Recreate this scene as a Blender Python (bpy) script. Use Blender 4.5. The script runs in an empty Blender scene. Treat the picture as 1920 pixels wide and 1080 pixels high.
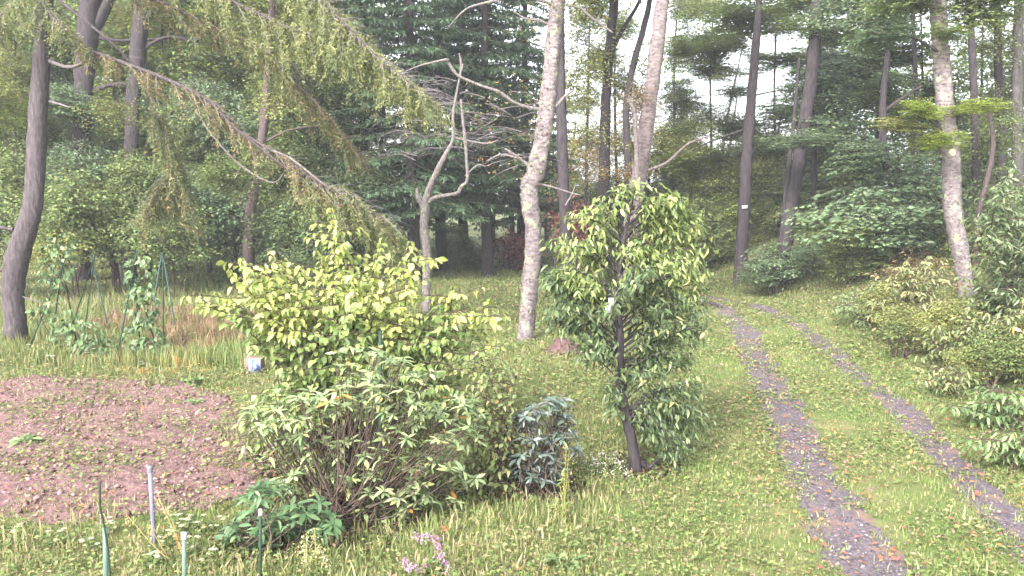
import bpy, math, random
import numpy as np
from mathutils import Vector, Matrix

# ------------------------------------------------------------------ camera, sky, sun, exposure
sc = bpy.context.scene
COL = sc.collection
F, CH, PITCH = 1600.0, 3.4, math.atan(175 / 1600)
cd = bpy.data.cameras.new('camera'); cam = bpy.data.objects.new('camera', cd); COL.objects.link(cam)
cam.location = (0, 0, CH); cam.rotation_euler = (math.pi / 2 - PITCH, 0, 0)
cd.sensor_width = 36; cd.lens = 36 * F / 1920; cd.clip_start = .05; cd.clip_end = 2000
sc.camera = cam
SUN_EL, SUN_AZ = math.radians(36), math.radians(208)      # azimuth from +Y clockwise: behind the camera, a little left
w = bpy.data.worlds.new('World'); sc.world = w; w.use_nodes = True
nt = w.node_tree; nt.nodes.clear()
sky = nt.nodes.new('ShaderNodeTexSky'); sky.sky_type = 'NISHITA'; sky.sun_disc = False
sky.sun_elevation = SUN_EL; sky.sun_rotation = SUN_AZ; sky.air_density = 1.0; sky.dust_density = 3.0
hs = nt.nodes.new('ShaderNodeHueSaturation'); hs.inputs['Saturation'].default_value = .3
bg = nt.nodes.new('ShaderNodeBackground'); bg.inputs['Strength'].default_value = .15
ow = nt.nodes.new('ShaderNodeOutputWorld')
nt.links.new(sky.outputs[0], hs.inputs['Color']); nt.links.new(hs.outputs[0], bg.inputs[0]); nt.links.new(bg.outputs[0], ow.inputs[0])
sl = bpy.data.lights.new('sun', 'SUN'); sl.energy = 1.5; sl.angle = math.radians(14); sl.color = (1, .98, .95)
sun = bpy.data.objects.new('sun', sl); COL.objects.link(sun)
sd = Vector((math.sin(SUN_AZ) * math.cos(SUN_EL), math.cos(SUN_AZ) * math.cos(SUN_EL), math.sin(SUN_EL)))
sun.rotation_euler = sd.to_track_quat('Z', 'Y').to_euler(); sun.location = sd * 40
sc.view_settings.view_transform = 'Standard'; sc.view_settings.look = 'None'; sc.view_settings.gamma = 1
sc.view_settings.exposure = 2.45
sc.render.engine = 'CYCLES'
cy = sc.cycles
cy.max_bounces = 5; cy.diffuse_bounces = 3; cy.glossy_bounces = 2; cy.transmission_bounces = 3; cy.transparent_max_bounces = 4
cy.use_adaptive_sampling = True; cy.adaptive_threshold = .025; cy.use_denoising = True; cy.sample_clamp_indirect = 4
cy.volume_bounces = 0; cy.caustics_reflective = False; cy.caustics_refractive = False
sc.render.filter_size = 1.7

RS = np.random.RandomState(7); random.seed(7)
ct, st = math.cos(PITCH), math.sin(PITCH)

# ------------------------------------------------------------------ terrain and places
def bank_foot(y): return np.where(y < 24, 6.6 + .12 * y, 9.5 - .16 * (np.minimum(y, 60) - 24))
def gz(x, y):
    x = np.asarray(x, float); y = np.asarray(y, float)
    z = .05 * np.sin(x * .55 + 1.3) * np.sin(y * .48) + .03 * np.sin(x * 1.3 + y * .9) + .02 * np.sin(x * .7 - y * 1.7 + 2)
    t = np.clip((x - bank_foot(y)) / 5.0, 0, 1)
    return z + 1.7 * t * t * (3 - 2 * t) * np.clip((y - 2) / 6, 0, 1)
def ray(px, py):
    a, b = (px - 960) / F, -(py - 540) / F
    return np.array([a, ct + b * st, -st + b * ct])
def at(px, py, Y):
    d = ray(px, py); return np.array([0, 0, CH]) + d * (Y / d[1])
def G(px, py):
    d = ray(px, py); y = 5.0
    for k in range(900):
        p = np.array([0, 0, CH]) + d * (y / d[1])
        if p[2] <= gz(p[0], p[1]): break
        y += .08
    p[2] = float(gz(p[0], p[1])); return p
def ground(x, y): return np.array([x, y, float(gz(x, y))])
def mpp(Y): return Y / F                                   # metres per photo pixel at depth Y
def fbm(x, y, s=1.0, seed=0):
    r = np.random.RandomState(seed); v = 0 * x
    for k in range(6):
        a = r.rand() * 6.28; f = s * (1.6 ** k); v = v + np.sin((x * math.cos(a) + y * math.sin(a)) * f + r.rand() * 6.28) * (.75 ** k)
        a = r.rand() * 6.28; v = v + np.sin((x * math.cos(a) + y * math.sin(a)) * f * 1.13 + r.rand() * 6.28) * (.75 ** k)
    return v / 4

# ------------------------------------------------------------------ materials
def new_mat(name):
    m = bpy.data.materials.new(name); m.use_nodes = True; m.node_tree.nodes.clear(); return m, m.node_tree
def N(t, ty, **kw):
    n = t.nodes.new(ty)
    for k, v in kw.items(): setattr(n, k, v)
    return n
def ramp(t, stops):
    r = N(t, 'ShaderNodeValToRGB'); e = r.color_ramp.elements
    while len(e) > 1: e.remove(e[-1])
    e[0].position = stops[0][0]; e[0].color = (*stops[0][1], 1)
    for p, c in stops[1:]:
        q = e.new(p); q.color = (*c, 1)
    return r
def leaf_mat(name, tint=(1, 1, 1), rough=.5, trans=.42, spec=.35, objrand=None):
    """colour comes from the 'col' attribute times tint, or from a ramp over each leaf object's random number"""
    m, t = new_mat(name); L = t.links.new
    if objrand:
        oi = N(t, 'ShaderNodeObjectInfo'); r = ramp(t, objrand); L(oi.outputs['Random'], r.inputs[0]); src = r.outputs[0]
    else:
        a = N(t, 'ShaderNodeAttribute', attribute_name='col')
        mx = N(t, 'ShaderNodeMix', data_type='RGBA', blend_type='MULTIPLY'); mx.inputs[0].default_value = 1
        L(a.outputs['Color'], mx.inputs[6]); mx.inputs[7].default_value = (*tint, 1); src = mx.outputs[2]
    p = N(t, 'ShaderNodeBsdfPrincipled'); p.inputs['Roughness'].default_value = rough; p.inputs['Specular IOR Level'].default_value = spec
    tr = N(t, 'ShaderNodeBsdfTranslucent'); ms = N(t, 'ShaderNodeMixShader'); ms.inputs[0].default_value = trans
    o = N(t, 'ShaderNodeOutputMaterial')
    L(src, p.inputs['Base Color']); L(src, tr.inputs['Color']); L(p.outputs[0], ms.inputs[1]); L(tr.outputs[0], ms.inputs[2]); L(ms.outputs[0], o.inputs[0])
    return m
def rock_mat(name, stops, scale=6, rough=.95, bump=.6, stretch=(1, 1, 1), detail=8, patch=None, bdist=.02):
    m, t = new_mat(name); L = t.links.new
    tc = N(t, 'ShaderNodeTexCoord'); mp = N(t, 'ShaderNodeMapping'); mp.inputs['Scale'].default_value = stretch
    L(tc.outputs['Object'], mp.inputs[0])
    n = N(t, 'ShaderNodeTexNoise'); n.inputs['Scale'].default_value = scale; n.inputs['Detail'].default_value = detail; n.inputs['Roughness'].default_value = .65
    L(mp.outputs[0], n.inputs['Vector']); r = ramp(t, stops); L(n.outputs[0], r.inputs[0]); col = r.outputs[0]
    if patch:
        for (pc, ps, lo, hi) in patch:
            q = N(t, 'ShaderNodeTexNoise'); q.inputs['Scale'].default_value = ps; q.inputs['Detail'].default_value = 5; q.inputs['Roughness'].default_value = .6
            mp2 = N(t, 'ShaderNodeMapping'); mp2.inputs['Location'].default_value = (ps * 3.1, 1.7, ps)
            L(tc.outputs['Object'], mp2.inputs[0]); L(mp2.outputs[0], q.inputs['Vector'])
            rr = ramp(t, [(lo, (0, 0, 0)), (hi, (1, 1, 1))]); L(q.outputs[0], rr.inputs[0])
            mx = N(t, 'ShaderNodeMix', data_type='RGBA'); L(rr.outputs[0], mx.inputs[0]); L(col, mx.inputs[6]); mx.inputs[7].default_value = (*pc, 1); col = mx.outputs[2]
    p = N(t, 'ShaderNodeBsdfPrincipled'); p.inputs['Roughness'].default_value = rough; p.inputs['Specular IOR Level'].default_value = .2
    b = N(t, 'ShaderNodeBump'); b.inputs['Strength'].default_value = bump; b.inputs['Distance'].default_value = bdist
    o = N(t, 'ShaderNodeOutputMaterial')
    L(n.outputs[0], b.inputs['Height']); L(b.outputs[0], p.inputs['Normal']); L(col, p.inputs['Base Color']); L(p.outputs[0], o.inputs[0])
    return m
def flat_mat(name, c, rough=.6, metal=0):
    return rock_mat(name, [(.3, tuple(v * .8 for v in c)), (.7, tuple(min(1, v * 1.15) for v in c))], scale=30, rough=rough, bump=.15)

BARK = {
 'conifer': rock_mat('bark_conifer', [(.3, (0.034, 0.027, 0.030)), (.5, (0.078, 0.063, 0.069)), (.72, (0.136, 0.112, 0.116))], 7, stretch=(3, 3, .6), bump=1, bdist=.04, patch=[((0.170, 0.184, 0.136), 5, .66, .74)]),
 'dark': rock_mat('bark_dark', [(.3, (0.020, 0.018, 0.020)), (.6, (0.058, 0.046, 0.051)), (.8, (0.102, 0.082, 0.082))], 6, stretch=(3, 3, .6), bump=1, bdist=.04),
 'grey': rock_mat('bark_grey', [(.3, (0.034, 0.031, 0.032)), (.55, (0.088, 0.078, 0.075)), (.8, (0.156, 0.136, 0.129))], 6, stretch=(3, 3, .7), bump=1, bdist=.04, patch=[((0.109, 0.116, 0.061), 3, .6, .7)]),
 'lichen': rock_mat('bark_lichen', [(.3, (0.048, 0.037, 0.039)), (.5, (0.163, 0.133, 0.136)), (.75, (0.286, 0.245, 0.245))], 9, stretch=(1, 1, 2.2), bump=1, bdist=.03, patch=[((0.245, 0.245, 0.170), 5, .54, .62), ((0.048, 0.041, 0.037), 11, .58, .66)]),
 'pale': rock_mat('bark_pale', [(.3, (0.054, 0.041, 0.041)), (.5, (0.156, 0.122, 0.122)), (.75, (0.258, 0.218, 0.218))], 8, stretch=(1, 1, 2), bump=.8, patch=[((0.082, 0.068, 0.065), 7, .62, .7)]),
 'dead': rock_mat('bark_dead', [(.3, (0.054, 0.044, 0.044)), (.5, (0.150, 0.129, 0.126)), (.75, (0.258, 0.231, 0.218))], 12, stretch=(2, 2, .8), bump=1, patch=[((0.272, 0.279, 0.190), 9, .58, .66)]),
 'red': rock_mat('bark_red', [(.3, (0.041, 0.029, 0.029)), (.6, (0.095, 0.068, 0.068)), (.8, (0.150, 0.116, 0.109))], 8, stretch=(3, 3, .7), bump=.8),
 'stem': rock_mat('stem_brown', [(.3, (0.034, 0.024, 0.020)), (.6, (0.095, 0.068, 0.054)), (.8, (0.163, 0.122, 0.095))], 20, bump=.5),
 'twig': rock_mat('twig_grey', [(.3, (0.109, 0.088, 0.095)), (.7, (0.245, 0.211, 0.218))], 20, bump=.4),
}
LM = {
 'mid': leaf_mat('leaf_mid', (.19, .24, .085)),
 'blue': leaf_mat('leaf_bluegreen', (.165, .225, .12), rough=.4),
 'deep': leaf_mat('leaf_deep', (.12, .16, .07)),
 'lime': leaf_mat('leaf_lime', (.30, .37, .07), trans=.5),  # yellow-green leaf; in the left wood it also carries painted backlight
 'olive': leaf_mat('leaf_olive', (.25, .27, .085), trans=.4),
 'rust': leaf_mat('leaf_rust', (.28, .21, .10), trans=.4),
 'spruce': leaf_mat('needle_spruce', (.06, .10, .05), rough=.6, trans=.15),
 'attr': leaf_mat('leaf_attr', (1, 1, 1)),
 'gloss': leaf_mat('leaf_gloss', (1, 1, 1), rough=.28, trans=.15, spec=.55),
}
MAT_SOIL = rock_mat('soil_bed', [(.28, (.095, .052, .052)), (.5, (.18, .107, .103)), (.72, (.29, .185, .172))], 14, bump=1, bdist=.05, detail=12)
MAT_RUT = rock_mat('track_gravel', [(.28, (.048, .038, .044)), (.5, (.095, .076, .086)), (.75, (.18, .148, .16))], 22, bump=.8, bdist=.02, detail=12, patch=[((.17, .11, .085), 2.5, .55, .66)])
MAT_GROUND = rock_mat('ground_turf', [(.25, (.05, .055, .022)), (.45, (.115, .12, .045)), (.6, (.16, .145, .065)), (.8, (.20, .16, .09))], 3.5, bump=1, bdist=.05, detail=12, patch=[((.09, .12, .035), 1.1, .45, .62)])

# ------------------------------------------------------------------ mesh building
class MB:
    def __init__(s): s.v, s.t, s.q, s.c, s.n = [], [], [], [], 0
    def add(s, v, tris=None, quads=None, col=(1, 1, 1)):
        v = np.asarray(v, float).reshape(-1, 3)
        if tris is not None and len(tris): s.t.append(np.asarray(tris, int).reshape(-1, 3) + s.n)
        if quads is not None and len(quads): s.q.append(np.asarray(quads, int).reshape(-1, 4) + s.n)
        c = np.asarray(col, float)
        s.c.append(np.broadcast_to(c, (len(v), 3)) if c.ndim == 1 else c)
        s.v.append(v); s.n += len(v)
    def mesh(s, name, mat=None, smooth=True, origin=None):
        me = bpy.data.meshes.new(name)
        v = np.concatenate(s.v) if s.v else np.zeros((0, 3))
        if origin is not None: v = v - np.asarray(origin)
        t = np.concatenate(s.t) if s.t else np.zeros((0, 3), int); q = np.concatenate(s.q) if s.q else np.zeros((0, 4), int)
        me.vertices.add(len(v)); me.vertices.foreach_set('co', v.astype(np.float32).ravel())
        me.loops.add(t.size + q.size); me.loops.foreach_set('vertex_index', np.concatenate([t.ravel(), q.ravel()]).astype(np.int32))
        me.polygons.add(len(t) + len(q))
        me.polygons.foreach_set('loop_start', np.concatenate([np.arange(len(t)) * 3, t.size + np.arange(len(q)) * 4]).astype(np.int32))
        me.update(calc_edges=True); me.validate()
        if smooth: me.polygons.foreach_set('use_smooth', np.ones(len(me.polygons), bool))
        a = me.attributes.new('col', 'FLOAT_COLOR', 'POINT'); c = np.ones((len(v), 4), np.float32); c[:, :3] = np.concatenate(s.c) if s.c else 1
        a.data.foreach_set('color', c.ravel())
        if mat: me.materials.append(mat)
        return me
def link(name, me, parent=None, loc=(0, 0, 0)):
    o = bpy.data.objects.new(name, me); COL.objects.link(o); o.location = loc
    if parent: o.parent = parent
    return o
def tag(o, label=None, cat=None, group=None, kind=None):
    if label: o['label'] = label
    if cat: o['category'] = cat
    if group: o['group'] = group
    if kind: o['kind'] = kind
    return o
def thing(name, loc, label, cat, group=None):
    o = bpy.data.objects.new(name, None); COL.objects.link(o); o.location = loc; o.empty_display_size = .2
    return tag(o, label, cat, group)
def part(root, name, mb, mat, kind=None, smooth=True):
    o = link(name, mb.mesh(name, mat, smooth, origin=root.location), root)
    if kind: o['kind'] = kind
    return o
def spline(P, n):
    P = np.asarray(P, float); k = len(P)
    if k == 2: return P[0] + (P[1] - P[0]) * np.linspace(0, 1, n)[:, None]
    Q = np.vstack([2 * P[0] - P[1], P, 2 * P[-1] - P[-2]]); u = np.linspace(0, k - 1 - 1e-6, n); i = u.astype(int); f = (u - i)[:, None]
    a, b, c, d = Q[i], Q[i + 1], Q[i + 2], Q[i + 3]
    return .5 * (2 * b + (c - a) * f + (2 * a - 5 * b + 4 * c - d) * f ** 2 + (3 * b - a - 3 * c + d) * f ** 3)
def tube(mb, P, R, sides=8, n=None, rough=0., col=(1, 1, 1), rs=RS):
    P = np.asarray(P, float); R = np.asarray(R, float)
    if n is None: n = max(len(P), 2)
    S = spline(P, n); r = np.interp(np.linspace(0, 1, n), np.linspace(0, 1, len(R)), R)
    T = np.gradient(S, axis=0); T /= np.linalg.norm(T, axis=1)[:, None] + 1e-9
    ref = np.where(np.abs(T[:, 2:3]) > .9, np.array([[1., 0, 0]]), np.array([[0., 0, 1]]))
    A = np.cross(ref, T)
    for i in range(1, n):                                   # keep the frame from flipping
        A[i] = A[i - 1] - T[i] * np.dot(A[i - 1], T[i]) if np.linalg.norm(A[i - 1]) > 1e-6 else A[i]
    A /= np.linalg.norm(A, axis=1)[:, None] + 1e-9; B = np.cross(T, A)
    th = np.arange(sides) * 2 * math.pi / sides
    rr = r[:, None] * np.ones(sides)
    if rough: 
        lob = 1 + rough * .6 * np.sin(th[None] * 3 + np.linspace(0, 9, n)[:, None]) ; rr = rr * lob * (1 + rough * rs.uniform(-1, 1, rr.shape))
    V = S[:, None] + rr[..., None] * (np.cos(th)[None, :, None] * A[:, None] + np.sin(th)[None, :, None] * B[:, None])
    i = np.arange(n - 1)[:, None] * sides; j = np.arange(sides)[None]; j2 = (j + 1) % sides
    q = np.stack([i + j, i + j2, i + sides + j2, i + sides + j], -1).reshape(-1, 4)
    V = np.vstack([V.reshape(-1, 3), S[-1:]]); e = (n - 1) * sides
    t = [[e + k, e + (k + 1) % sides, n * sides] for k in range(sides)]
    mb.add(V, t, q, col)
    return S
# leaf templates: unit length along +Y, face up +Z
T_DIA = (np.array([[0, 0, 0], [.3, .45, .07], [0, 1, -.08], [-.3, .45, .07]]), np.array([[0, 1, 2], [0, 2, 3]]))
T_NAR = (np.array([[0, 0, 0], [.13, .5, .03], [0, 1, -.06], [-.13, .5, .03]]), np.array([[0, 1, 2], [0, 2, 3]]))
def oval(w, droop=.25, fold=.1):
    V = [[0, 0, 0]]
    for y, k in ((.22, .75), (.5, 1), (.8, .62)): V += [[-w * k, y, fold * k - droop * y * y], [0, y, -droop * y * y], [w * k, y, fold * k - droop * y * y]]
    V.append([0, 1, -droop * 1.05]); T = [[0, 2, 1], [0, 3, 2], [7, 8, 10], [8, 9, 10]]
    for r in (1, 4):
        for c in (0, 1): p = r + c; T += [[p, p + 1, p + 4], [p, p + 4, p + 3]]
    return np.array(V), np.array(T)
T_OVAL, T_LANCE, T_RHODO = oval(.33, .3), oval(.17, .3), oval(.16, .2, .03)
T_OVAL = [T_OVAL, oval(.27, .62, .17), oval(.37, .08, .05), oval(.30, .40, .22)]; T_LANCE = [T_LANCE, oval(.14, .6, .08), oval(.2, .1, .03)]; T_RHODO = [T_RHODO, oval(.13, .42, .06), oval(.18, .05, .02)]
def basis(f, u):
    f = f / (np.linalg.norm(f, axis=1)[:, None] + 1e-9); x = np.cross(f, u); x /= np.linalg.norm(x, axis=1)[:, None] + 1e-9
    return x, f, np.cross(x, f)
def put(mb, tpl, pos, fwd, up, size, col):
    V, T = tpl; pos = np.asarray(pos, float); n = len(pos)
    if n == 0: return
    x, y, z = basis(np.asarray(fwd, float), np.asarray(up, float)); s = (np.zeros(n) + size)[:, None, None]
    W = pos[:, None] + s * (V[None, :, 0:1] * x[:, None] + V[None, :, 1:2] * y[:, None] + V[None, :, 2:3] * z[:, None])
    TT = (T[None] + (np.arange(n) * len(V))[:, None, None]).reshape(-1, 3)
    c = np.repeat(np.broadcast_to(np.asarray(col, float), (n, 3)), len(V), 0)
    mb.add(W.reshape(-1, 3), TT, None, c)
def rnd_dir(n, rs=RS):
    v = rs.normal(size=(n, 3)); return v / np.linalg.norm(v, axis=1)[:, None]

# ------------------------------------------------------------------ the setting: ground, wheel track, bare bed
def axis(lo, hi, fine, outs):
    a = np.arange(lo, hi + 1e-6, fine); return np.concatenate([lo - np.array(outs)[::-1], a, hi + np.array(outs)])
gx = axis(-22, 24, .3, [1, 2.5, 5, 9, 15, 25, 45, 90, 200, 500, 1000]); gy = axis(2, 62, .3, [1, 2.5, 5, 9, 15, 25, 45, 90, 200, 500, 1000])
X, Y = np.meshgrid(gx, gy); Z = gz(X, Y); nx, ny = len(gx), len(gy)
ii = (np.arange(ny - 1)[:, None] * nx + np.arange(nx - 1)[None]).ravel()
mb = MB(); mb.add(np.stack([X, Y, Z], -1).reshape(-1, 3), None, np.stack([ii, ii + 1, ii + nx + 1, ii + nx], -1))
tag(link('ground', mb.mesh('ground', MAT_GROUND)), 'grassy clearing floor running into the wood', None, None, 'structure')

RUT_A = [(1720, 1180), (1645, 1080), (1590, 1000), (1540, 905), (1490, 820), (1455, 745), (1425, 680), (1395, 622), (1370, 592), (1330, 570), (1270, 556), (1200, 549)]
RUT_B = [(2130, 1180), (2010, 1080), (1900, 985), (1800, 882), (1722, 800), (1650, 735), (1582, 680), (1530, 636), (1490, 606), (1450, 586), (1400, 570), (1330, 557), (1250, 549)]
def rut_path(L, n=140): return spline(np.array([G(*p)[:2].tolist() + [0] for p in L]), n)
PA, PB = rut_path(RUT_A), rut_path(RUT_B)
def rut_sheet(name, P, hw, label, seed):
    P = spline(P[::4], 700); T = np.gradient(P, axis=0); T /= np.linalg.norm(T, axis=1)[:, None]; S = np.stack([T[:, 1], -T[:, 0]], -1); rs = np.random.RandomState(seed)
    us = np.linspace(-1, 1, 11); V = []; q = P[:, 1]
    def edge(k): return hw * (1 + .30 * fbm(q, q * 0, 1.7, k) + .22 * fbm(q, q * 0, 9, k + 1) + .10 * rs.normal(size=len(q)))
    l, r = edge(seed), edge(seed + 5)
    for k in range(len(P)):
        for u in us:
            c = P[k, :2] + S[k] * u * (l[k] if u < 0 else r[k]); V.append([c[0], c[1], gz(*c) + .02 - .035 * abs(u) ** 3 - .012 * (1 - abs(u))])
    n, m = len(P), len(us); i = (np.arange(n - 1)[:, None] * m + np.arange(m - 1)[None]).ravel()
    b = MB(); b.add(V, None, np.stack([i, i + m, i + m + 1, i + 1], -1)); return tag(link(name, b.mesh(name, MAT_RUT)), label, None, None, 'structure')
rut_sheet('wheel_rut', PA, .43, 'left bare wheel rut of the grassy track', 61)
rut_sheet('wheel_rut', PB, .31, 'right bare wheel rut of the grassy track', 71)
def rut_dist(x, y, P):
    d = np.full(x.shape, 9.)
    for p in P[::2]: d = np.minimum(d, np.hypot(x - p[0], y - p[1]))
    return d
BED = np.array([G(*p)[:2] for p in [(-260, 735), (-60, 722), (60, 708), (300, 712), (420, 742), (470, 800), (525, 850), (505, 915), (420, 955), (250, 975), (100, 990), (-60, 965), (-300, 900)]])
def in_poly(x, y, P):
    c = np.zeros(x.shape, bool); n = len(P)
    for i in range(n):
        x0, y0 = P[i]; x1, y1 = P[(i + 1) % n]
        c ^= ((y0 > y) != (y1 > y)) & (x < (x1 - x0) * (y - y0) / (y1 - y0 + 1e-9) + x0)
    return c
b = MB(); xs = np.arange(BED[:, 0].min(), BED[:, 0].max(), .1); ys = np.arange(BED[:, 1].min(), BED[:, 1].max(), .1)
XX, YY = np.meshgrid(xs, ys); ZZ = gz(XX, YY) + .03 + .03 * fbm(XX, YY, 3, 3) + .018 * RS.normal(size=XX.shape); ins = in_poly(XX + .25 * fbm(XX, YY, 2, 1), YY + .25 * fbm(XX, YY, 2, 2), BED); ZZ = np.where(ins, ZZ, gz(XX, YY) - .06)
i = (np.arange(len(ys) - 1)[:, None] * len(xs) + np.arange(len(xs) - 1)[None]).ravel(); keep = ins.ravel()[i] | ins.ravel()[i + 1] | ins.ravel()[i + len(xs)] | ins.ravel()[i + len(xs) + 1]; i = i[keep]
b.add(np.stack([XX, YY, ZZ], -1).reshape(-1, 3), None, np.stack([i, i + 1, i + len(xs) + 1, i + len(xs)], -1))
tag(link('soil_bed', b.mesh('soil_bed', MAT_SOIL)), 'bare reddish vegetable bed sprinkled with fallen leaves', None, None, 'structure')

# ------------------------------------------------------------------ grass and weeds (uncountable: stuff)
def sample(n, y0, y1, pw, spread=.72, side=1.5):
    u = RS.rand(n); e = 2 - pw; y = (y0 ** e + u * (y1 ** e - y0 ** e)) ** (1 / e); x = RS.uniform(-1, 1, n) * (spread * y + side); return x, y
def masks(x, y):
    nz = .7 * fbm(x, y, 2.5, 5) + .9 * fbm(x, y, 8, 6); da, db = rut_dist(x, y, PA), rut_dist(x, y, PB)
    rut = (1 - 1.0 * (fbm(x, y, 3.4, 55) > .52)) * np.maximum(1 - da / (.30 + .27 * nz), 1 - db / (.22 + .17 * nz))
    bed = in_poly(x + .9 * fbm(x, y, 1.1, 8) + .25 * fbm(x, y, 6, 4), y + .9 * fbm(x, y, 1.1, 9) + .25 * fbm(x, y, 6, 3), BED)
    return rut, bed, np.minimum(da, db)
CONTACT_SHADE = [(*G(635, 975)[:2], .85), (*G(1010, 915)[:2], .55), (*G(1195, 880)[:2], .5), (*G(650, 850)[:2], 1.1), (*G(505, 1025)[:2], .45), (*G(800, 930)[:2], .5), (*G(900, 915)[:2], .5)]  # spots where grass thins and dark litter is added as contact shade
def contact_shade(x, y):
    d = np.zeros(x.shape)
    for a, b_, r_ in CONTACT_SHADE: d = np.maximum(d, 1.15 - np.hypot(x - a, y - b_) / r_)
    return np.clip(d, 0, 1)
def blades(mb, x, y, h, wd, col, lean=.35):
    n = len(x); a = RS.rand(n) * 6.28; d = np.stack([np.cos(a), np.sin(a)], -1); a2 = RS.rand(n) * 6.28; s = np.stack([np.cos(a2), np.sin(a2)], -1)
    z = gz(x, y) - .01; L = h * lean * RS.rand(n) * 1.6
    def pt(k, side): return np.stack([x + d[:, 0] * L * k * k + s[:, 0] * wd * side, y + d[:, 1] * L * k * k + s[:, 1] * wd * side, z + h * (k - .25 * k * k * L / h)], -1)
    V = np.stack([pt(0, -.5), pt(0, .5), pt(.55, -.4), pt(.55, .4), pt(1, 0)], 1)
    T = np.array([[0, 1, 3], [0, 3, 2], [2, 3, 4]])[None] + (np.arange(n) * 5)[:, None, None]
    mb.add(V.reshape(-1, 3), T.reshape(-1, 3), None, np.repeat(col, 5, 0))
def mixcol(n, cols, wts, jit=.25):
    c = np.array(cols)[RS.choice(len(cols), n, p=np.array(wts) / sum(wts))]; return c * RS.uniform(1 - jit, 1 + jit, (n, 1)) * RS.uniform(.9, 1.1, (n, 3))
g = MB(); n0 = 330000
x, y = sample(n0, 5.5, 46, 1.25); rut, bed, rd = masks(x, y)
k = (RS.rand(n0) > np.clip(rut * 3, 0, .93)) & (~bed | (RS.rand(n0) < .28 + .5 * (fbm(x, y, 1.7, 41) > .15))); k &= RS.rand(n0) > 1.2 * contact_shade(x, y); x, y, rd, bed = x[k], y[k], rd[k], bed[k]; n = len(x)
patch = fbm(x, y, .8, 11); h = (.10 + .06 * patch + .05 * np.clip(fbm(x, y, 3.5, 15), 0, 1)) * RS.uniform(.5, 1.4, n) * np.where(rd < 2.3, .5, .95)
left = (x < -1.5) & (y > 16.5) & (y < 30); h = np.where(left, h * RS.uniform(1.5, 3.4, n), h); h = np.where(bed, h * .6, h)
wd = (.0085 + .0009 * y) * RS.uniform(.7, 1.3, n)
col = mixcol(n, [(.16, .20, .07), (.22, .25, .085), (.29, .27, .115), (.36, .30, .17), (.11, .15, .055)], [4.5, 4.5, 2.6, 1.8, 1.6])
fresh = np.clip(fbm(x, y, .5, 21) * 1.2 + (rd < 2.4) * .6, 0, 1)[:, None]; col = col * (1 - fresh * .6) + fresh * .6 * np.array([.19, .28, .075]) * RS.uniform(.7, 1.3, (n, 1))
st_ = ((np.hypot((x + 7.2) / 1.6, (y - 21.5) / 3.5) < 1) | (np.hypot((x + 10) / 1.2, (y - 23) / 2) < 1)) & (RS.rand(n) < .75)
col[st_] = np.array([.30, .20, .12]) * RS.uniform(.6, 1.3, (st_.sum(), 1)); h[st_] *= 1.2
og = (np.hypot((x + 6.75) / 1.0, (y - 16.4) / .5) < 1) & (RS.rand(n) < .3); col[og] = np.array([.50, .30, .11]) * RS.uniform(.7, 1.2, (og.sum(), 1))
near = (y < 9.6 + .8 * fbm(x, y, 1.5, 18)) & (RS.rand(n) < (.35 + .6 * fbm(x, y, 1.4, 17)) * np.clip(1.2 - (x + 1.5) / 2.5, .12, 1)); h[near] *= RS.uniform(1.0, 2.1, near.sum()); pale = (RS.rand(n) < np.where(near, .5, .05)) & (y < 12); col[pale] = np.array([.42, .38, .20]) * RS.uniform(.7, 1.25, (pale.sum(), 1))
blades(g, x, y, np.maximum(h, .03), wd, col)
tag(link('grass', g.mesh('grass', LM['attr'])), 'rough green and straw grass covering the clearing', None, None, 'stuff')
g = MB(); n0 = 230000                                       # broad-leaved weeds and clover
x, y = sample(n0, 5.5, 34, 1.3); rut, bed, rd = masks(x, y); k = (RS.rand(n0) > np.clip(rut * 3.5, 0, .96)) & (~bed | (RS.rand(n0) < .34 + .6 * (fbm(x, y, 1.9, 31) > .05))) & (fbm(x, y, 1.6, 33) + RS.rand(n0) * .8 > .25); k &= RS.rand(n0) > 1.3 * contact_shade(x, y); x, y, rd = x[k], y[k], rd[k]; n = len(x)
hz = RS.uniform(.02, .11, n) * np.where(rd < 2.3, .7, 1.3); pos = np.stack([x, y, gz(x, y) + hz], -1); f = rnd_dir(n); f[:, 2] *= .35; up = np.array([0, 0, 1.]) + .5 * rnd_dir(n)
put(g, T_DIA, pos, f, up, (.022 + .0021 * y) * RS.uniform(.7, 1.7, n), mixcol(n, [(.17, .215, .07), (.24, .29, .10), (.12, .165, .06), (.33, .30, .14), (.36, .25, .17)], [4, 3, 2.5, 2, 1]))
tag(link('ground_weeds', g.mesh('ground_weeds', LM['attr'])), 'clover and low broad-leaved weeds in the grass', None, None, 'stuff')
g = MB(); x, y = [], []  # dark litter leaves, added to paint shade under the plants
for a, b_, r_ in CONTACT_SHADE: n = int(2200 * r_ * r_); t = RS.rand(n) * 6.28; q = r_ * 1.15 * np.sqrt(RS.rand(n)); x.append(a + q * np.cos(t)); y.append(b_ + q * np.sin(t))
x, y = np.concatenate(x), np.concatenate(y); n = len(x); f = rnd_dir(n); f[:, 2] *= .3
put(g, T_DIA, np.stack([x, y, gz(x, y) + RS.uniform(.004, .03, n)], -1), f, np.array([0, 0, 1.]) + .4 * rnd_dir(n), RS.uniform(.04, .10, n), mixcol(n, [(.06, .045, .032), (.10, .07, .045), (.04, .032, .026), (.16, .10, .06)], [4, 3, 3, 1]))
tag(link('shade_litter', g.mesh('shade_litter', LM['attr'])), 'dark rotting leaf litter under the shrubs', None, None, 'stuff')
g = MB(); n0 = 12000                                        # fallen leaves
x, y = sample(n0, 6, 30, 1.2); rut, bed, rd = masks(x, y); k = (RS.rand(n0) < np.where(bed, .9, np.where(rd < .7, .9, .09))); x, y = x[k], y[k]; n = len(x)
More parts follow.
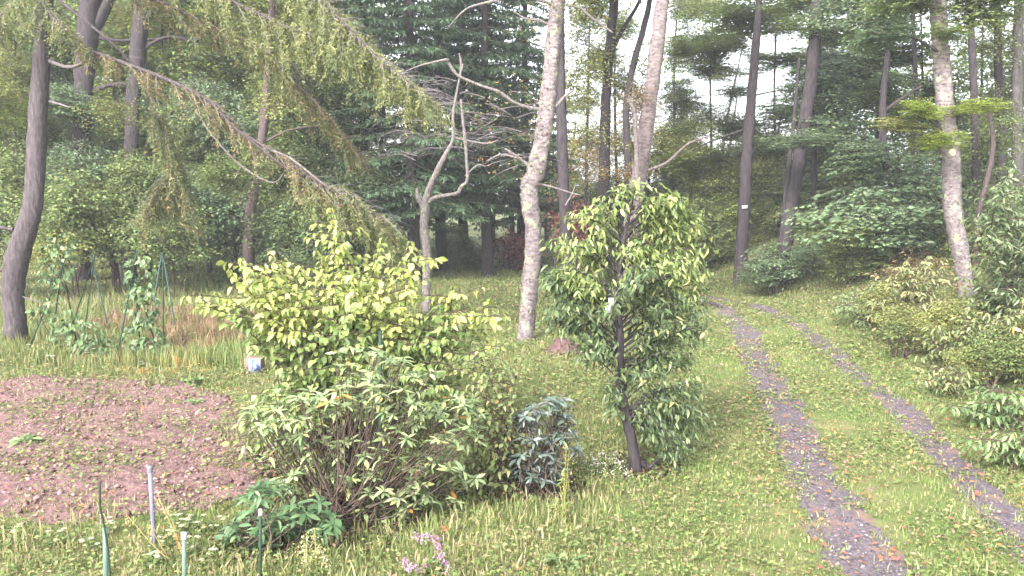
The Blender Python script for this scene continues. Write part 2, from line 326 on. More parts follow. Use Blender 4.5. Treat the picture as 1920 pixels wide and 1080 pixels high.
pos = np.stack([x, y, gz(x, y) + np.where(in_poly(x, y, BED), .035, .05)], -1); f = rnd_dir(n); f[:, 2] *= .25; up = np.array([0, 0, 1.]) + .45 * rnd_dir(n)
put(g, T_DIA, pos, f, up, RS.uniform(.035, .085, n), mixcol(n, [(.42, .15, .08), (.50, .24, .09), (.38, .25, .12), (.30, .12, .10), (.5, .34, .2)], [3, 3, 3, 2, 2]))
tag(link('fallen_leaves', g.mesh('fallen_leaves', LM['attr'])), 'orange and red fallen leaves strewn on soil and track', None, None, 'stuff')

def lumps(name, label, P, size, cols, wts):
    b = MB(); n = len(P); V = np.array([[1, 0, 0], [-1, 0, 0], [0, 1, 0], [0, -1, 0], [0, 0, .75], [0, 0, -.5], [.6, .6, .35], [-.6, .6, .3], [-.6, -.6, .4], [.6, -.6, .3]]); T = np.array([[0, 6, 4], [6, 2, 4], [2, 7, 4], [7, 1, 4], [1, 8, 4], [8, 3, 4], [3, 9, 4], [9, 0, 4], [0, 5, 6], [6, 5, 2], [2, 5, 7], [7, 5, 1], [1, 5, 8], [8, 5, 3], [3, 5, 9], [9, 5, 0]])
    a = RS.rand(n) * 6.28; s_ = size[:, None] * RS.uniform(.6, 1.3, (n, 3)); W = V[None] * (1 + .25 * RS.normal(size=(n, 10, 1))) * s_[:, None]; c, q = np.cos(a)[:, None], np.sin(a)[:, None]
    W = np.stack([W[..., 0] * c - W[..., 1] * q, W[..., 0] * q + W[..., 1] * c, W[..., 2]], -1) + P[:, None]; TT = (T[None] + (np.arange(n) * 10)[:, None, None]).reshape(-1, 3)
    b.add(W.reshape(-1, 3), TT, None, np.repeat(mixcol(n, cols, wts), 10, 0)); tag(link(name, b.mesh(name, MAT_LUMP, False)), label, None, None, 'stuff')
MAT_LUMP = leaf_mat('stone_and_clod', rough=.9, trans=0, spec=.2)
k = RS.randint(0, 120, 5200); src = np.where((RS.rand(5200) < .6)[:, None], PA[k], PB[k]); x = src[:, 0] + RS.normal(size=5200) * .2; y = src[:, 1] + RS.normal(size=5200) * .2; lumps('gravel', 'loose stones scattered in the wheel ruts', np.stack([x, y, gz(x, y) + .008], -1), .006 + .02 * RS.rand(5200) ** 3, [(.11, .09, .10), (.20, .17, .18), (.06, .05, .055), (.34, .31, .31)], [4, 3, 3, .5])
x = RS.uniform(BED[:, 0].min(), BED[:, 0].max(), 9000); y = RS.uniform(BED[:, 1].min(), BED[:, 1].max(), 9000); k = in_poly(x, y, BED); x, y = x[k], y[k]; lumps('soil_clods', 'crumbly clods on the bare soil bed', np.stack([x, y, gz(x, y) + .03], -1), .012 + .035 * RS.rand(len(x)) ** 3, [(.18, .11, .105), (.25, .16, .15), (.12, .07, .068)], [3, 3, 1.5])

# ------------------------------------------------------------------ shared crown shapes
def crown_mesh(name, seed, sprays=120, per=26, leaf=.13, layered=False, shell=.55, hang=.25):
    rs = np.random.RandomState(seed); b = MB(); R = 1.5
    for k in range(sprays):
        d = rnd_dir(1, rs)[0]; r = R * (shell + (1 - shell) * rs.rand()) * (1 if rs.rand() < .75 else rs.rand())
        c = d * r
        if layered: c[2] = (np.round(c[2] / .42) * .42) + rs.normal() * .06
        out = np.array([d[0], d[1], -.15 - .2 * rs.rand()]) + .3 * rnd_dir(1, rs)[0]; out /= np.linalg.norm(out)
        sp = rs.uniform(.28, .55); m = int(per * rs.uniform(.6, 1.4))
        tube(b, [c - out * (sp + .5), c - out * sp * .4, c + out * sp], [.014, .009, .004], 3, 4, col=(.55, .42, .5))
        a = rs.rand(m) * 2 - 1; side = np.cross(out, [0, 0, 1.]); side /= np.linalg.norm(side) + 1e-9; lat = rs.normal(size=m) * .5 * (1 - .45 * a)
        pos = c + out * (a * sp)[:, None] + side * (lat * sp)[:, None] + np.array([0, 0, 1.]) * (rs.normal(size=m) * (.05 if layered else .11))[:, None]
        f = out * .6 + side * np.sign(lat)[:, None] * .8 + rs.normal(size=(m, 3)) * .35; f[:, 2] -= hang
        up = np.array([0, 0, 1.]) + .45 * rs.normal(size=(m, 3))
        v = rs.uniform(.75, 1.3); cc = v * rs.uniform(.7, 1.35, (m, 1)) * rs.uniform(.88, 1.12, (m, 3)); put(b, T_DIA, pos, f, up, leaf * rs.uniform(.7, 1.3, m), cc)
    return b.mesh(name, LM['mid'])
CR = {'round': [crown_mesh('crown_round', 10 + k, 150, 26) for k in range(3)],
      'layer': [crown_mesh('crown_layered', 20 + k, 130, 30, .14, True, .45) for k in range(3)],
      'sparse': [crown_mesh('crown_sparse', 30 + k, 55, 16, .12, False, .3) for k in range(3)]}
def crown(root, kind, px, py, Yd, rx, rz, mat, seed=None, name='crown'):
    """a shared leaf mass centred where pixel (px,py) meets depth Yd, radii in photo pixels"""
    me = CR[kind][random.randrange(3) if seed is None else seed % 3]; o = bpy.data.objects.new(name, me); COL.objects.link(o); o.parent = root; o['kind'] = 'stuff'
    p = at(px, py, Yd); o.location = Vector(p) - root.location; s = mpp(Yd) / 1.5
    o.scale = (rx * s, (rx + rz) * .5 * s, rz * s); o.rotation_euler = (random.uniform(-.15, .15), random.uniform(-.15, .15), random.uniform(0, 6.28))
    o.material_slots[0].link = 'OBJECT'; o.material_slots[0].material = LM[mat]; return o
def px_path(P, Yd, drift=0.): return [at(p[0], p[1], Yd + drift * i) for i, p in enumerate(P)]
def trunk(root, P, W, Yd, bark, name='trunk', sides=14, rough=.12, top=None, foot=True, n=None):
    """trunk along photo pixels at depth Yd; foot runs it into the ground, top extends it to a height in metres"""
    Q = px_path(P, Yd); R = [w_ * mpp(Yd) / 2 for w_ in W]
    if foot:
        q = Q[0].copy(); zg = float(gz(q[0], q[1])); 
        if q[2] > zg + .05: Q.insert(0, np.array([q[0], q[1], zg - .1])); R.insert(0, R[0] * 1.15)
        else: Q[0][2] = zg - .12
        Q.insert(1, Q[0] * .88 + Q[1] * .12); R.insert(1, R[0] * 1.02); R[0] *= 1.55
    if top and Q[-1][2] < top:
        d = Q[-1] - Q[-2]; d /= max(d[2], .3); Q.append(Q[-1] + d * (top - Q[-1][2]) * np.array([.5, .5, 1])); R.append(R[-1] * .45)
    b = MB(); tube(b, Q, R, sides, n or max(14, len(Q) * 5), rough); part(root, name, b, BARK[bark]); return Q
LAST = [None]
def limb(root, P, W, Yd, bark, drift=0., name='limb', sides=6, rough=.06):
    Q = px_path(P, Yd, drift); b = MB(); tube(b, Q, [w_ * mpp(Yd) / 2 for w_ in W], sides, max(6, len(P) * 4), rough); o = part(root, name, b, BARK[bark]); LAST[0] = o; return Q
def base(px, Yd):
    x = (px - 960) / F * Yd / ct * ct; return ground((px - 960) / F * Yd * 1.0, Yd)
def tree(label, P, W, Yd, bark, crowns=(), limbs=(), top=13, name='tree', cat='tree', group=None, auto=1, amat='mid', akind='round'):
    root = thing(name, Vector(ground(at(*P[0], Yd)[0], Yd)), label, cat, group)
    Q = trunk(root, P, W, Yd, bark, top=top)
    for l in limbs: limb(root, l[0], l[1], Yd, bark, l[2] if len(l) > 2 else 0)
    for c in crowns: crown(root, c[0], c[1], c[2], Yd + (c[6] if len(c) > 6 else 0), c[3], c[4], c[5])
    for k in range(auto):                                   # canopy above the frame
        e = Q[-1] + np.array([random.uniform(-1, 1), random.uniform(-1, 1), -k * 1.6 + .3]); o = bpy.data.objects.new('crown', random.choice(CR[akind])); COL.objects.link(o); o.parent = root; o['kind'] = 'stuff'
        o.location = Vector(e) - root.location; s = random.uniform(1.1, 1.6); o.scale = (s, s, s * .8); o.rotation_euler = (0, 0, random.uniform(0, 6)); o.material_slots[0].link = 'OBJECT'; o.material_slots[0].material = LM[amat]
    return root

# ------------------------------------------------------------------ far wood: one mass
def far_wood():
    rs = np.random.RandomState(4); b = MB()
    for k in range(420):
        Yd = rs.uniform(46, 80); u = rs.uniform(-.85, .85); px = 960 + u * F
        # height limit in elevation tangent: low where the sky shows beyond the track
        gap = math.exp(-((px - 1390) / 230) ** 2) + .75 * math.exp(-((px - 1110) / 150) ** 2)
        ht = (.29 if px < 960 else .22) * (1 - min(1, gap) * .9) * Yd
        z = rs.uniform(.3, max(1.5, ht)); x = u * Yd; r = rs.uniform(1.4, 2.8); m = 170
        p = rnd_dir(m, rs) * (r * rs.uniform(.35, 1, m) ** .5)[:, None] * np.array([1.2, 1, .75]) + np.array([x, Yd, z + CH * .4])
        f = rnd_dir(m, rs); f[:, 2] *= .5; up = np.array([0, 0, 1.]) + .6 * rnd_dir(m, rs)
        lime = (px < 480 and z > 6) ; base_c = np.array([(.085, .13, .05), (.12, .16, .05), (.065, .11, .055)][rs.randint(3)]) if not lime else np.array([.27, .34, .06])  # high leaves on the left take lime as painted backlight
        put(b, T_DIA, p, f, up, rs.uniform(.28, .5, m), base_c * rs.uniform(.6, 1.4, (m, 1)))
    for k in range(46):
        Yd = rs.uniform(44, 76); x = rs.uniform(-.8, .8) * Yd; hgt = rs.uniform(6, 17); zb = float(gz(x, Yd))
        tube(b, [(x, Yd, zb - .2), (x + rs.normal() * .3, Yd, hgt * .5), (x + rs.normal() * .5, Yd, hgt)], [.17, .13, .05], 6, 7, col=(.055, .045, .048))
    o = link('far_wood', b.mesh('far_wood', LM['attr'])); tag(o, 'far mass of mixed woodland closing the view', None, None, 'stuff')
far_wood()

# ------------------------------------------------------------------ left conifer with long drooping limbs
def drooping(root, P, W, Yd, drift, f0, nsec, sec_len, strand, cols, wts, bark='conifer', needle=.085, seed=1, up_green=None):
    """limb with side twigs from which strands of needles hang"""
    rs = np.random.RandomState(seed); Q = limb(root, P, [w_ * .7 for w_ in W], Yd, bark, drift); S = spline(Q, 200); b = MB(); tw = MB(); lo = LAST[0]
    for k in range(nsec):
        u = f0 + (1 - f0) * (k + rs.rand()) / nsec; p = S[min(199, int(u * 199))]; T = S[min(199, int(u * 199) + 1)] - S[max(0, int(u * 199) - 1)]; T /= np.linalg.norm(T)
        side = np.cross(T, [0, 0, 1.]); side /= np.linalg.norm(side); sg = 1 if k % 2 else -1
        L = sec_len * rs.uniform(.35, 1.6) * (1 - .55 * max(0, u - .6) / .4); d = T * rs.uniform(.3, 1) + side * sg * rs.uniform(.35, 1) + np.array([0, 0, rs.uniform(-.5, .1)]); d /= np.linalg.norm(d)
        E = [p, p + d * L * .5 + np.array([0, 0, -.04 * L]), p + d * L + np.array([0, 0, -.3 * L])]
        tube(tw, E, [.012, .008, .003], 4, 5); SS = spline(E, 24)
        for j in range(int(8 * L / .8) + 2):
            q = SS[rs.randint(2, 24)]; l = strand * rs.uniform(.35, 1.25); m = max(5, int(l / .028)); h = np.array([rs.normal() * .45, rs.normal() * .45, -1]) + d * rs.uniform(.2, 1.3); h /= np.linalg.norm(h)
            a = np.linspace(0, 1, m); pos = q + h * (a * l)[:, None] + rs.normal(size=(m, 3)) * .012; f = h * .8 + rnd_dir(m, rs) * .8
            c = np.array(cols[rs.choice(len(cols), p=np.array(wts) / sum(wts))]) * rs.uniform(.7, 1.3); put(b, T_NAR, pos, f, rnd_dir(m, rs), needle * rs.uniform(.7, 1.3, m), c * rs.uniform(.75, 1.25, (m, 1)))
        m = int(L / .02); a = rs.rand(m); pos = SS[(a * 23).astype(int)] + rs.normal(size=(m, 3)) * .015; f = d + rnd_dir(m, rs); put(b, T_NAR, pos, f, rnd_dir(m, rs), needle * rs.uniform(.7, 1.3, m), np.array(up_green or cols[0]) * rs.uniform(.7, 1.3, (m, 1)))
    for k in range(nsec // 2):
        q = S[rs.randint(20, 199)]; d = rnd_dir(1, rs)[0] * .5 + np.array([.5, 0, -.25]); tube(tw, [q, q + d * .35, q + d * .7 + (0, 0, -.08)], [.006, .004, .002], 3, 4)
    if tw.n: part(root, 'twigs', tw, BARK['twig'], 'stuff').parent = lo
    part(root, 'needles', b, LM['attr'], 'stuff').parent = lo
Yc = 19.0
OL, OL2, BR, GR = (.20, .215, .085), (.26, .27, .105), (.27, .20, .10), (.14, .18, .08)
con = thing('conifer', Vector(ground(at(28, 655, Yc)[0], Yc)), 'leaning purple-brown conifer at the left edge with long drooping limbs', 'tree')
trunk(con, [(28, 662), (27, 600), (24, 545), (33, 480), (50, 430), (64, 370), (70, 250), (77, 120), (84, 0), (92, -160), (98, -420)], [42, 40, 38, 42, 37, 34, 33, 29, 26, 22, 10], Yc, 'conifer', rough=.08, n=60)
drooping(con, [(98, 68), (170, 96), (270, 132), (350, 166), (400, 196), (440, 240), (520, 288), (565, 322), (620, 356), (720, 415)], [12, 11, 11, 10, 9, 8, 7, 6, 5, 3], Yc, -.15, .05, 80, .7, .30, [BR, OL, GR], [2, 2, 2], seed=2)
drooping(con, [(88, -150), (260, -80), (430, 0), (520, 42), (590, 66), (680, 92), (740, 130), (800, 184)], [12, 11, 10, 9, 8, 6, 4, 2], Yc, -.25, .08, 120, .9, .5, [OL, GR, OL2], [4, 2, 2], seed=3, up_green=OL2)
drooping(con, [(90, -260), (330, -190), (520, -70), (610, 10), (690, 90), (800, 182)], [12, 10, 9, 7, 5, 2], Yc, -.5, .15, 110, .9, .55, [OL2, GR, OL], [3, 2, 3], seed=4, up_green=OL2)
drooping(con, [(86, -60), (220, -30), (380, 40), (500, 100), (580, 180), (640, 250), (668, 290)], [11, 10, 9, 8, 7, 5, 2], Yc, .3, .1, 100, .75, .35, [BR, OL, GR], [2, 3, 2], seed=5)
drooping(con, [(88, -100), (60, -30), (90, 20), (125, 60)], [9, 7, 5, 2], Yc, -.3, .2, 22, .7, .45, [OL2, GR, OL], [3, 2, 2], seed=6)
drooping(con, [(88, -100), (40, -30), (10, 20), (-30, 60)], [9, 7, 5, 2], Yc, -.3, .2, 18, .7, .45, [OL2, GR, OL], [3, 2, 2], seed=7)
drooping(con, [(86, -20), (240, 110), (300, 220), (330, 300), (320, 340), (290, 380)], [8, 7, 6, 5, 4, 2], Yc + 1.5, .1, .3, 70, .9, .7, [OL, BR, GR], [3, 1.3, 3], seed=8)
drooping(con, [(440, 240), (560, 330), (640, 355), (690, 390), (735, 420)], [7, 6, 5, 4, 2], Yc - 1.2, .1, .2, 80, .8, .65, [OL, BR, GR], [4, 1, 3], seed=9)
limb(con, [(86, 112), (130, 126), (170, 112), (205, 105)], [8, 7, 6, 4], Yc, 'twig')
limb(con, [(92, 190), (112, 195), (132, 202)], [5, 4, 3], Yc, 'twig')
limb(con, [(365, 180), (385, 235), (440, 300), (490, 335), (520, 340), (545, 300)], [3, 4, 4, 4, 3, 2], Yc - .6, 'dead', name='dead_limb')
limb(con, [(440, 335), (452, 312)], [2, 2], Yc - .6, 'dead', name='dead_limb')
limb(con, [(510, 282), (545, 297), (590, 332), (612, 350)], [4, 4, 4, 2], Yc - 1.4, 'dead', name='dead_limb')
limb(con, [(535, 100), (552, 122), (572, 150)], [3, 4, 2], Yc - .5, 'dead', name='dead_limb')
limb(con, [(462, 255), (480, 285), (495, 305)], [3, 3, 1], Yc - .5, 'dead', name='dead_limb')
limb(con, [(25, 430), (10, 428), (-12, 424)], [9, 7, 6], Yc, 'conifer', name='stub'); limb(con, [(15, 508), (0, 505), (-14, 502)], [9, 8, 7], Yc, 'red', name='stub')
limb(con, [(40, 555), (55, 561), (75, 566)], [3, 2, 1], Yc, 'twig', name='stub')

# ------------------------------------------------------------------ spruces in the middle
def spruce_mesh(name, seed, H=17, z0=2.0, R=3.2):
    rs = np.random.RandomState(seed); b = MB(); z = z0
    while z < H - .4:
        t = (z - z0) / (H - z0); L0 = R * (1 - t) ** .8 * (1 if t > .12 else .75 + 2 * t)
        for k in range(7):
            a = rs.rand() * 6.28; L = L0 * rs.uniform(.6, 1.15); d = np.array([math.cos(a), math.sin(a), 0]); side = np.array([-d[1], d[0], 0])
            E = [np.array([0, 0, z]), d * L * .5 + np.array([0, 0, z - .12 * L]), d * L + np.array([0, 0, z - .2 * L + .05])]; S = spline(E, 16)
            tube(b, E, [.03, .018, .006], 4, 5, col=(1.2, .8, .9))
            for j in range(int(L * 8) + 3):
                u = .18 + .82 * (j + rs.rand()) / (int(L * 8) + 3); p = S[min(15, int(u * 15))]; w_ = (.15 + .65 * (1 - u)) * min(1, L / 2.2) * rs.uniform(.6, 1.2); sg = 1 if j % 2 else -1
                e = side * sg * w_ + d * w_ * .7 + np.array([0, 0, -.22 * w_]); m = int(7 + w_ * 12); q = p + e * rs.rand(m, 1); q[:, 2] -= rs.rand(m) * .06
                f = e / (np.linalg.norm(e) + 1e-6) + rs.normal(size=(m, 3)) * .5; f[:, 2] -= .25; put(b, T_NAR, q, f, np.array([0, 0, 1.]) + .4 * rs.normal(size=(m, 3)), .17 * rs.uniform(.7, 1.3, m), rs.uniform(.6, 1.1) * (1 + .7 * u) * .75 * rs.uniform(.75, 1.3, (m, 1)) * np.ones(3))
        z += rs.uniform(.3, .46)
    return b.mesh(name, LM['spruce'])
SP = [spruce_mesh('spruce_crown', 51), spruce_mesh('spruce_crown', 52, 15, 2.4, 2.7)]
def dead_twigs(root, px, py, Yd, rad, n, seed):
    rs = np.random.RandomState(seed); b = MB()
    for k in range(n):
        p = at(px + rs.uniform(-rad, rad) * .45, py + rs.uniform(-1, 1) * rad * .8, Yd + rs.uniform(-.6, .4)); sg = rs.choice([-1, 1], p=[.6, .4]); L = rs.uniform(.5, 1.5); d = np.array([sg * 1., rs.normal() * .4, rs.uniform(-.35, .35)])
        E = [p, p + d * L * .5 + np.array([0, 0, .08]), p + d * L + np.array([0, 0, -.12])]; S = tube(b, E, [.013, .009, .004], 4, 6)
        for j in range(6):
            q = S[rs.randint(1, 6)]; e = d * .3 + rnd_dir(1, rs)[0] * .35; tube(b, [q, q + e * .6, q + e + np.array([0, 0, -.08])], [.006, .004, .002], 3, 3)
    part(root, 'dead_twigs', b, BARK['twig'], 'stuff')
for (px, Yd, wpx, v, sc_, lab, tw) in [
    (775, 33, 26, 0, 1.3, 'large dark spruce with wide sweeping boughs behind the gnarled dead tree', (820, 225, 95, 70)),
    (826, 38, 22, 1, 1.4, 'dark spruce just right of the gnarled trunk, leaning slightly', None),
    (912, 36, 22, 1, 1.3, 'spruce with bare lower stem between gnarled tree and lichened tree', (930, 260, 60, 26)),
    (690, 37, 22, 1, 1.1, 'dark spruce half hidden behind the drooping conifer limbs', None),
    (985, 43, 20, 0, 1.2, 'far dark spruce directly behind the lichened trunk', None),
    (868, 46, 20, 0, 1.5, 'farthest dark spruce filling the gap between two spruce stems', None)]:
    p = ground((px - 960) / F * Yd, Yd); r = thing('spruce', Vector(p), lab, 'tree', 'dark spruces in the middle of the wood'); R0 = wpx * mpp(Yd) / 2
    b = MB(); tube(b, [p + (0, 0, -.15), p + (.05, 0, .4), p + (-.05, 0, 6), p + (0, 0, 15.5 * sc_)], [R0 * 1.4, R0, R0 * .8, .03], 10, 24, .06); part(r, 'trunk', b, BARK['dark'])
    o = link('crown', SP[v], r); o['kind'] = 'stuff'; o.scale = (sc_,) * 3; o.rotation_euler = (0, 0, random.uniform(0, 6))
    if tw: dead_twigs(r, tw[0], tw[1], Yd - 2.2, tw[2], tw[3], int(px))

# ------------------------------------------------------------------ bare gnarled tree and the two lichened trees
Yg = 24.0
r = thing('gnarled_tree', Vector(ground(at(800, 592, Yg)[0], Yg)), 'small leafless gnarled tree with forked pale limbs', 'tree')
trunk(r, [(800, 592), (799, 540), (801, 480), (796, 430), (797, 395), (795, 378)], [19, 16, 16, 15, 18, 16], Yg, 'dead', n=34, rough=.1)
limb(r, [(795, 384), (806, 350), (824, 312), (838, 285), (849, 262), (850, 215), (858, 165), (868, 120)], [14, 13, 12, 9, 7, 6, 5, 3], Yg, 'dead', rough=.1)
limb(r, [(863, 140), (864, 115), (861, 100)], [4, 4, 3], Yg, 'dead')
limb(r, [(798, 384), (812, 372), (838, 366), (858, 362), (865, 350), (876, 338), (875, 300), (872, 262), (868, 225), (864, 186)], [8, 9, 8, 8, 8, 7, 7, 7, 6, 4], Yg, 'dead', rough=.1)
limb(r, [(792, 384), (784, 370), (782, 352)], [11, 9, 5], Yg, 'dead', name='broken_stub', rough=.2)
for q in ((776, 355), (788, 350), (770, 365), (775, 382)): limb(r, [(784, 372), q], [3, 1], Yg, 'red', name='twig', sides=4)
limb(r, [(850, 258), (900, 268), (920, 268), (935, 262)], [3, 3, 4, 2], Yg, 'twig', name='twig', sides=5); limb(r, [(872, 330), (895, 310), (910, 312)], [3, 3, 2], Yg, 'twig', name='twig', sides=5)

def leafy(root, name, sites, tpl, n, size, spread, cols, wts, mat, seed, hang=.3):
    rs = np.random.RandomState(seed); b = MB()
    for s in sites:
        pos = np.array(s) + rs.normal(size=(n, 3)) * spread; f = rnd_dir(n, rs); f[:, 2] = f[:, 2] * .5 - hang; c = np.array(cols)[rs.choice(len(cols), n, p=np.array(wts) / sum(wts))] * rs.uniform(.7, 1.3, (n, 1))
        put(b, tpl, pos, f, np.array([0, 0, 1.]) + .6 * rs.normal(size=(n, 3)), size * rs.uniform(.7, 1.3, n), c)
    part(root, name, b, mat, 'stuff')
Yb = 19.6
r = thing('lichened_tree', Vector(ground(at(985, 642, Yb)[0], Yb)), 'pale lichen-crusted tree leaning right, bent at mid height, brown mound at its foot', 'tree')
trunk(r, [(984, 645), (988, 600), (993, 540), (998, 480), (999, 430), (994, 390), (992, 350), (1004, 325), (1014, 280), (1024, 220), (1033, 140), (1042, 40), (1050, -60), (1060, -220)], [32, 29, 31, 31, 31, 32, 33, 34, 31, 31, 29, 27, 25, 18], Yb, 'lichen', n=90, rough=.13, top=9)
limb(r, [(1016, 206), (985, 200), (960, 190), (935, 172), (908, 163), (880, 152), (856, 140), (841, 118), (838, 112), (812, 117), (785, 124), (760, 134)], [9, 7, 7, 7, 6, 6, 6, 6, 5, 4, 3, 2], Yb, 'dead', -.05)
limb(r, [(1030, 208), (1045, 197), (1056, 184), (1066, 175), (1078, 168)], [8, 8, 7, 6, 3], Yb, 'dead'); limb(r, [(1044, 196), (1044, 180)], [4, 2], Yb, 'dead', name='twig')
limb(r, [(1000, 318), (978, 300), (952, 282), (945, 280)], [9, 6, 5, 3], Yb, 'dead'); limb(r, [(975, 298), (940, 290), (912, 302)], [5, 4, 3], Yb, 'dead', name='twig')
limb(r, [(1046, 12), (1010, 0), (960, -4), (900, 8), (870, 20), (842, 50)], [8, 6, 6, 5, 4, 2], Yb, 'dead', -.1); limb(r, [(1048, 8), (1085, 14), (1110, 34), (1150, 62)], [7, 6, 5, 3], Yb, 'dead')
limb(r, [(1036, 50), (1010, 38), (985, 35), (962, 20)], [6, 5, 4, 2], Yb, 'dead'); limb(r, [(1012, 345), (1040, 352), (1072, 362), (1090, 366)], [5, 4, 3, 2], Yb, 'dead'); limb(r, [(1060, 385), (1072, 365), (1080, 345)], [3, 3, 2], Yb, 'dead', name='twig')
rs = np.random.RandomState(5)
leafy(r, 'leaves', [at(rs.uniform(885, 1010), rs.uniform(165, 330), Yb + rs.uniform(-.5, .5)) for k in range(34)] + [at(rs.uniform(960, 1130), rs.uniform(-60, 60), Yb + rs.uniform(-.8, .8)) for k in range(50)], T_DIA, 12, .085, .16, [(.20, .19, .07), (.26, .15, .06), (.13, .17, .06)], [3, 2, 3], LM['attr'], 6)
b = MB()
for k in range(26):
    a = at(rs.uniform(900, 1010), rs.uniform(170, 320), Yb + rs.uniform(-.4, .4)); d = np.array([rs.choice([-1, 1]) * .5, rs.normal() * .3, rs.uniform(-.3, .25)]); tube(b, [a, a + d * .6, a + d * 1.2 + (0, 0, -.06)], [.010, .007, .003], 4, 5)
part(r, 'twigs', b, BARK['twig'], 'stuff')
for _ in range(2): crown(r, 'sparse', 1060 + 40 * _, -190 - 60 * _, Yb, 150, 110, 'olive')
p = G(1818, 562); Yr = p[1]
r = thing('lichened_tree', Vector(p), 'pale grey tree on the right bank with yellow lichen spots', 'tree')
trunk(r, [(1815, 565), (1808, 510), (1797, 450), (1787, 400), (1784, 350), (1782, 300), (1776, 240), (1770, 180), (1764, 100), (1759, 0), (1752, -150), (1745, -320)], [29, 29, 32, 33, 33, 31, 30, 30, 29, 27, 24, 14], Yr, 'lichen', n=80, rough=.11)
for (px, py, s_) in ((1780, 286, 8), (1784, 384, 8), (1788, 402, 9), (1796, 455, 6)):
    b = MB(); c0 = at(px, py, Yr) + (0, -.20 * Yr / 20 - .0, 0); rs_ = np.random.RandomState(px); th = np.linspace(0, 6.28, 11)[:-1]; rr = s_ * mpp(Yr) * rs_.uniform(.7, 1.15, 10)
    V = [c0 + (0, -.004, 0)] + [c0 + (rr[k] * math.cos(th[k]), .035 * abs(math.cos(th[k])) , rr[k] * .75 * math.sin(th[k])) for k in range(10)]; b.add(V, [[0, 1 + k, 1 + (k + 1) % 10] for k in range(10)], None, (.62, .60, .34)); part(r, 'lichen_spot', b, LM['attr'])
for (px, py, rx, rz, m, dy) in [(1730, 205, 62, 20, 'lime', -.6), (1830, 200, 55, 15, 'lime', -.6), (1690, 235, 55, 16, 'olive', -.3), (1760, 262, 60, 18, 'lime', -.7), (1700, -20, 120, 50, 'mid', 0), (1830, 20, 110, 45, 'mid', .3), (1650, 70, 90, 26, 'blue', .5), (1860, -60, 120, 60, 'mid', -.3), (1780, 62, 50, 16, 'mid', -.7)]: crown(r, 'layer', px, py, Yr + dy, rx, rz, m)
for l in ([(1776, 250), (1740, 225), (1690, 215)], [(1772, 210), (1820, 200), (1870, 198)], [(1765, 100), (1710, 70), (1640, 60)]): limb(r, l, [6, 4, 2], Yr - .1, 'grey')

# ------------------------------------------------------------------ trees of the wood, left to right
LG, MG, RG = 'trees of the left wood', 'stems behind the small tree', 'trees of the right wood'
tree('thick dark forked trunk close behind the leaning conifer', [(150, 505), (151, 380), (153, 260), (158, 150), (164, 70), (172, 0), (178, -60)], [36, 33, 31, 33, 38, 36, 30], 33, 'dark',
     [('round', 120, 60, 90, 60, 'mid', 2), ('layer', 120, 190, 75, 40, 'blue', -1), ('layer', 200, 255, 80, 40, 'blue', 1)], [([(162, 80), (185, 40), (214, -20), (240, -80)], [24, 20, 18, 12]), ([(170, 172), (205, 160), (240, 158), (300, 170), (330, 185)], [10, 8, 7, 6, 3]), ([(176, 70), (230, 76), (330, 72), (380, 85)], [7, 6, 4, 2])], 13, group=LG)
tree('dark trunk with pale streaks, second from the leaning conifer', [(240, 500), (242, 380), (246, 280), (250, 190), (260, 90), (268, 10), (274, -80)], [27, 25, 24, 25, 27, 27, 20], 32, 'dark',
     [('round', 300, 190, 60, 36, 'blue', 1), ('round', 250, 330, 70, 45, 'mid', -3), ('sparse', 215, 210, 80, 50, 'olive', -3), ('round', 190, 380, 60, 45, 'olive', -3), ('sparse', 330, 60, 110, 70, 'lime', 5)], [([(262, 75), (276, 40), (292, 0), (304, -50)], [14, 13, 11, 8]), ([(255, 100), (310, 70), (370, 76)], [7, 5, 2])], 13, group=LG)
tree('slim dark stem just right of the pale-streaked trunk', [(278, 500), (278, 400), (278, 330), (274, 180), (268, 90), (262, 0)], [13, 12, 12, 11, 10, 8], 35, 'dark', [('sparse', 240, 30, 90, 60, 'lime', 4)], (), 12, group=LG)
tree('reddish stem rising behind the far garden grass', [(463, 528), (466, 470), (470, 400), (482, 320), (493, 250), (502, 150), (508, 40), (512, -60)], [23, 21, 20, 18, 17, 15, 13, 9], 30, 'red',
     [('round', 530, 300, 90, 60, 'mid', 1.5), ('sparse', 470, 330, 80, 60, 'mid', -2), ('sparse', 520, 200, 90, 50, 'olive', -2), ('round', 420, 330, 60, 40, 'mid', -2), ('round', 560, 400, 70, 50, 'mid', -1), ('sparse', 400, 140, 90, 60, 'lime', 6), ('round', 420, 230, 90, 60, 'blue', 2), ('sparse', 520, 90, 120, 70, 'olive', 1)], [([(497, 230), (520, 205), (550, 180)], [6, 4, 2]), ([(490, 270), (540, 245), (600, 235)], [6, 4, 2])], 11, group=LG)
tree('thin dark stem between the leaning conifer and the frame edge', [(128, 490), (130, 300), (127, 150), (130, 0)], [10, 9, 8, 6], 40, 'dark', [('round', 60, 120, 110, 90, 'mid', 0), ('round', 20, 260, 120, 90, 'mid', -3)], (), 12, group=LG)
tree('thin curved stem against bright leaves at upper left', [(300, 490), (302, 330), (300, 150), (306, 20)], [7, 6, 6, 5], 38, 'dark', [('sparse', 270, 10, 120, 70, 'lime', 5), ('round', 350, 310, 90, 60, 'mid', -2)], (), 12, group=LG)
tree('slender stem behind the drooping brown needles', [(600, 500), (604, 350), (598, 200), (605, 60)], [13, 12, 10, 8], 36, 'dark', [('round', 600, 200, 100, 80, 'mid', 0), ('round', 590, 380, 90, 60, 'deep', -1), ('round', 560, 20, 110, 70, 'olive', 0)], (), 12, group=LG)
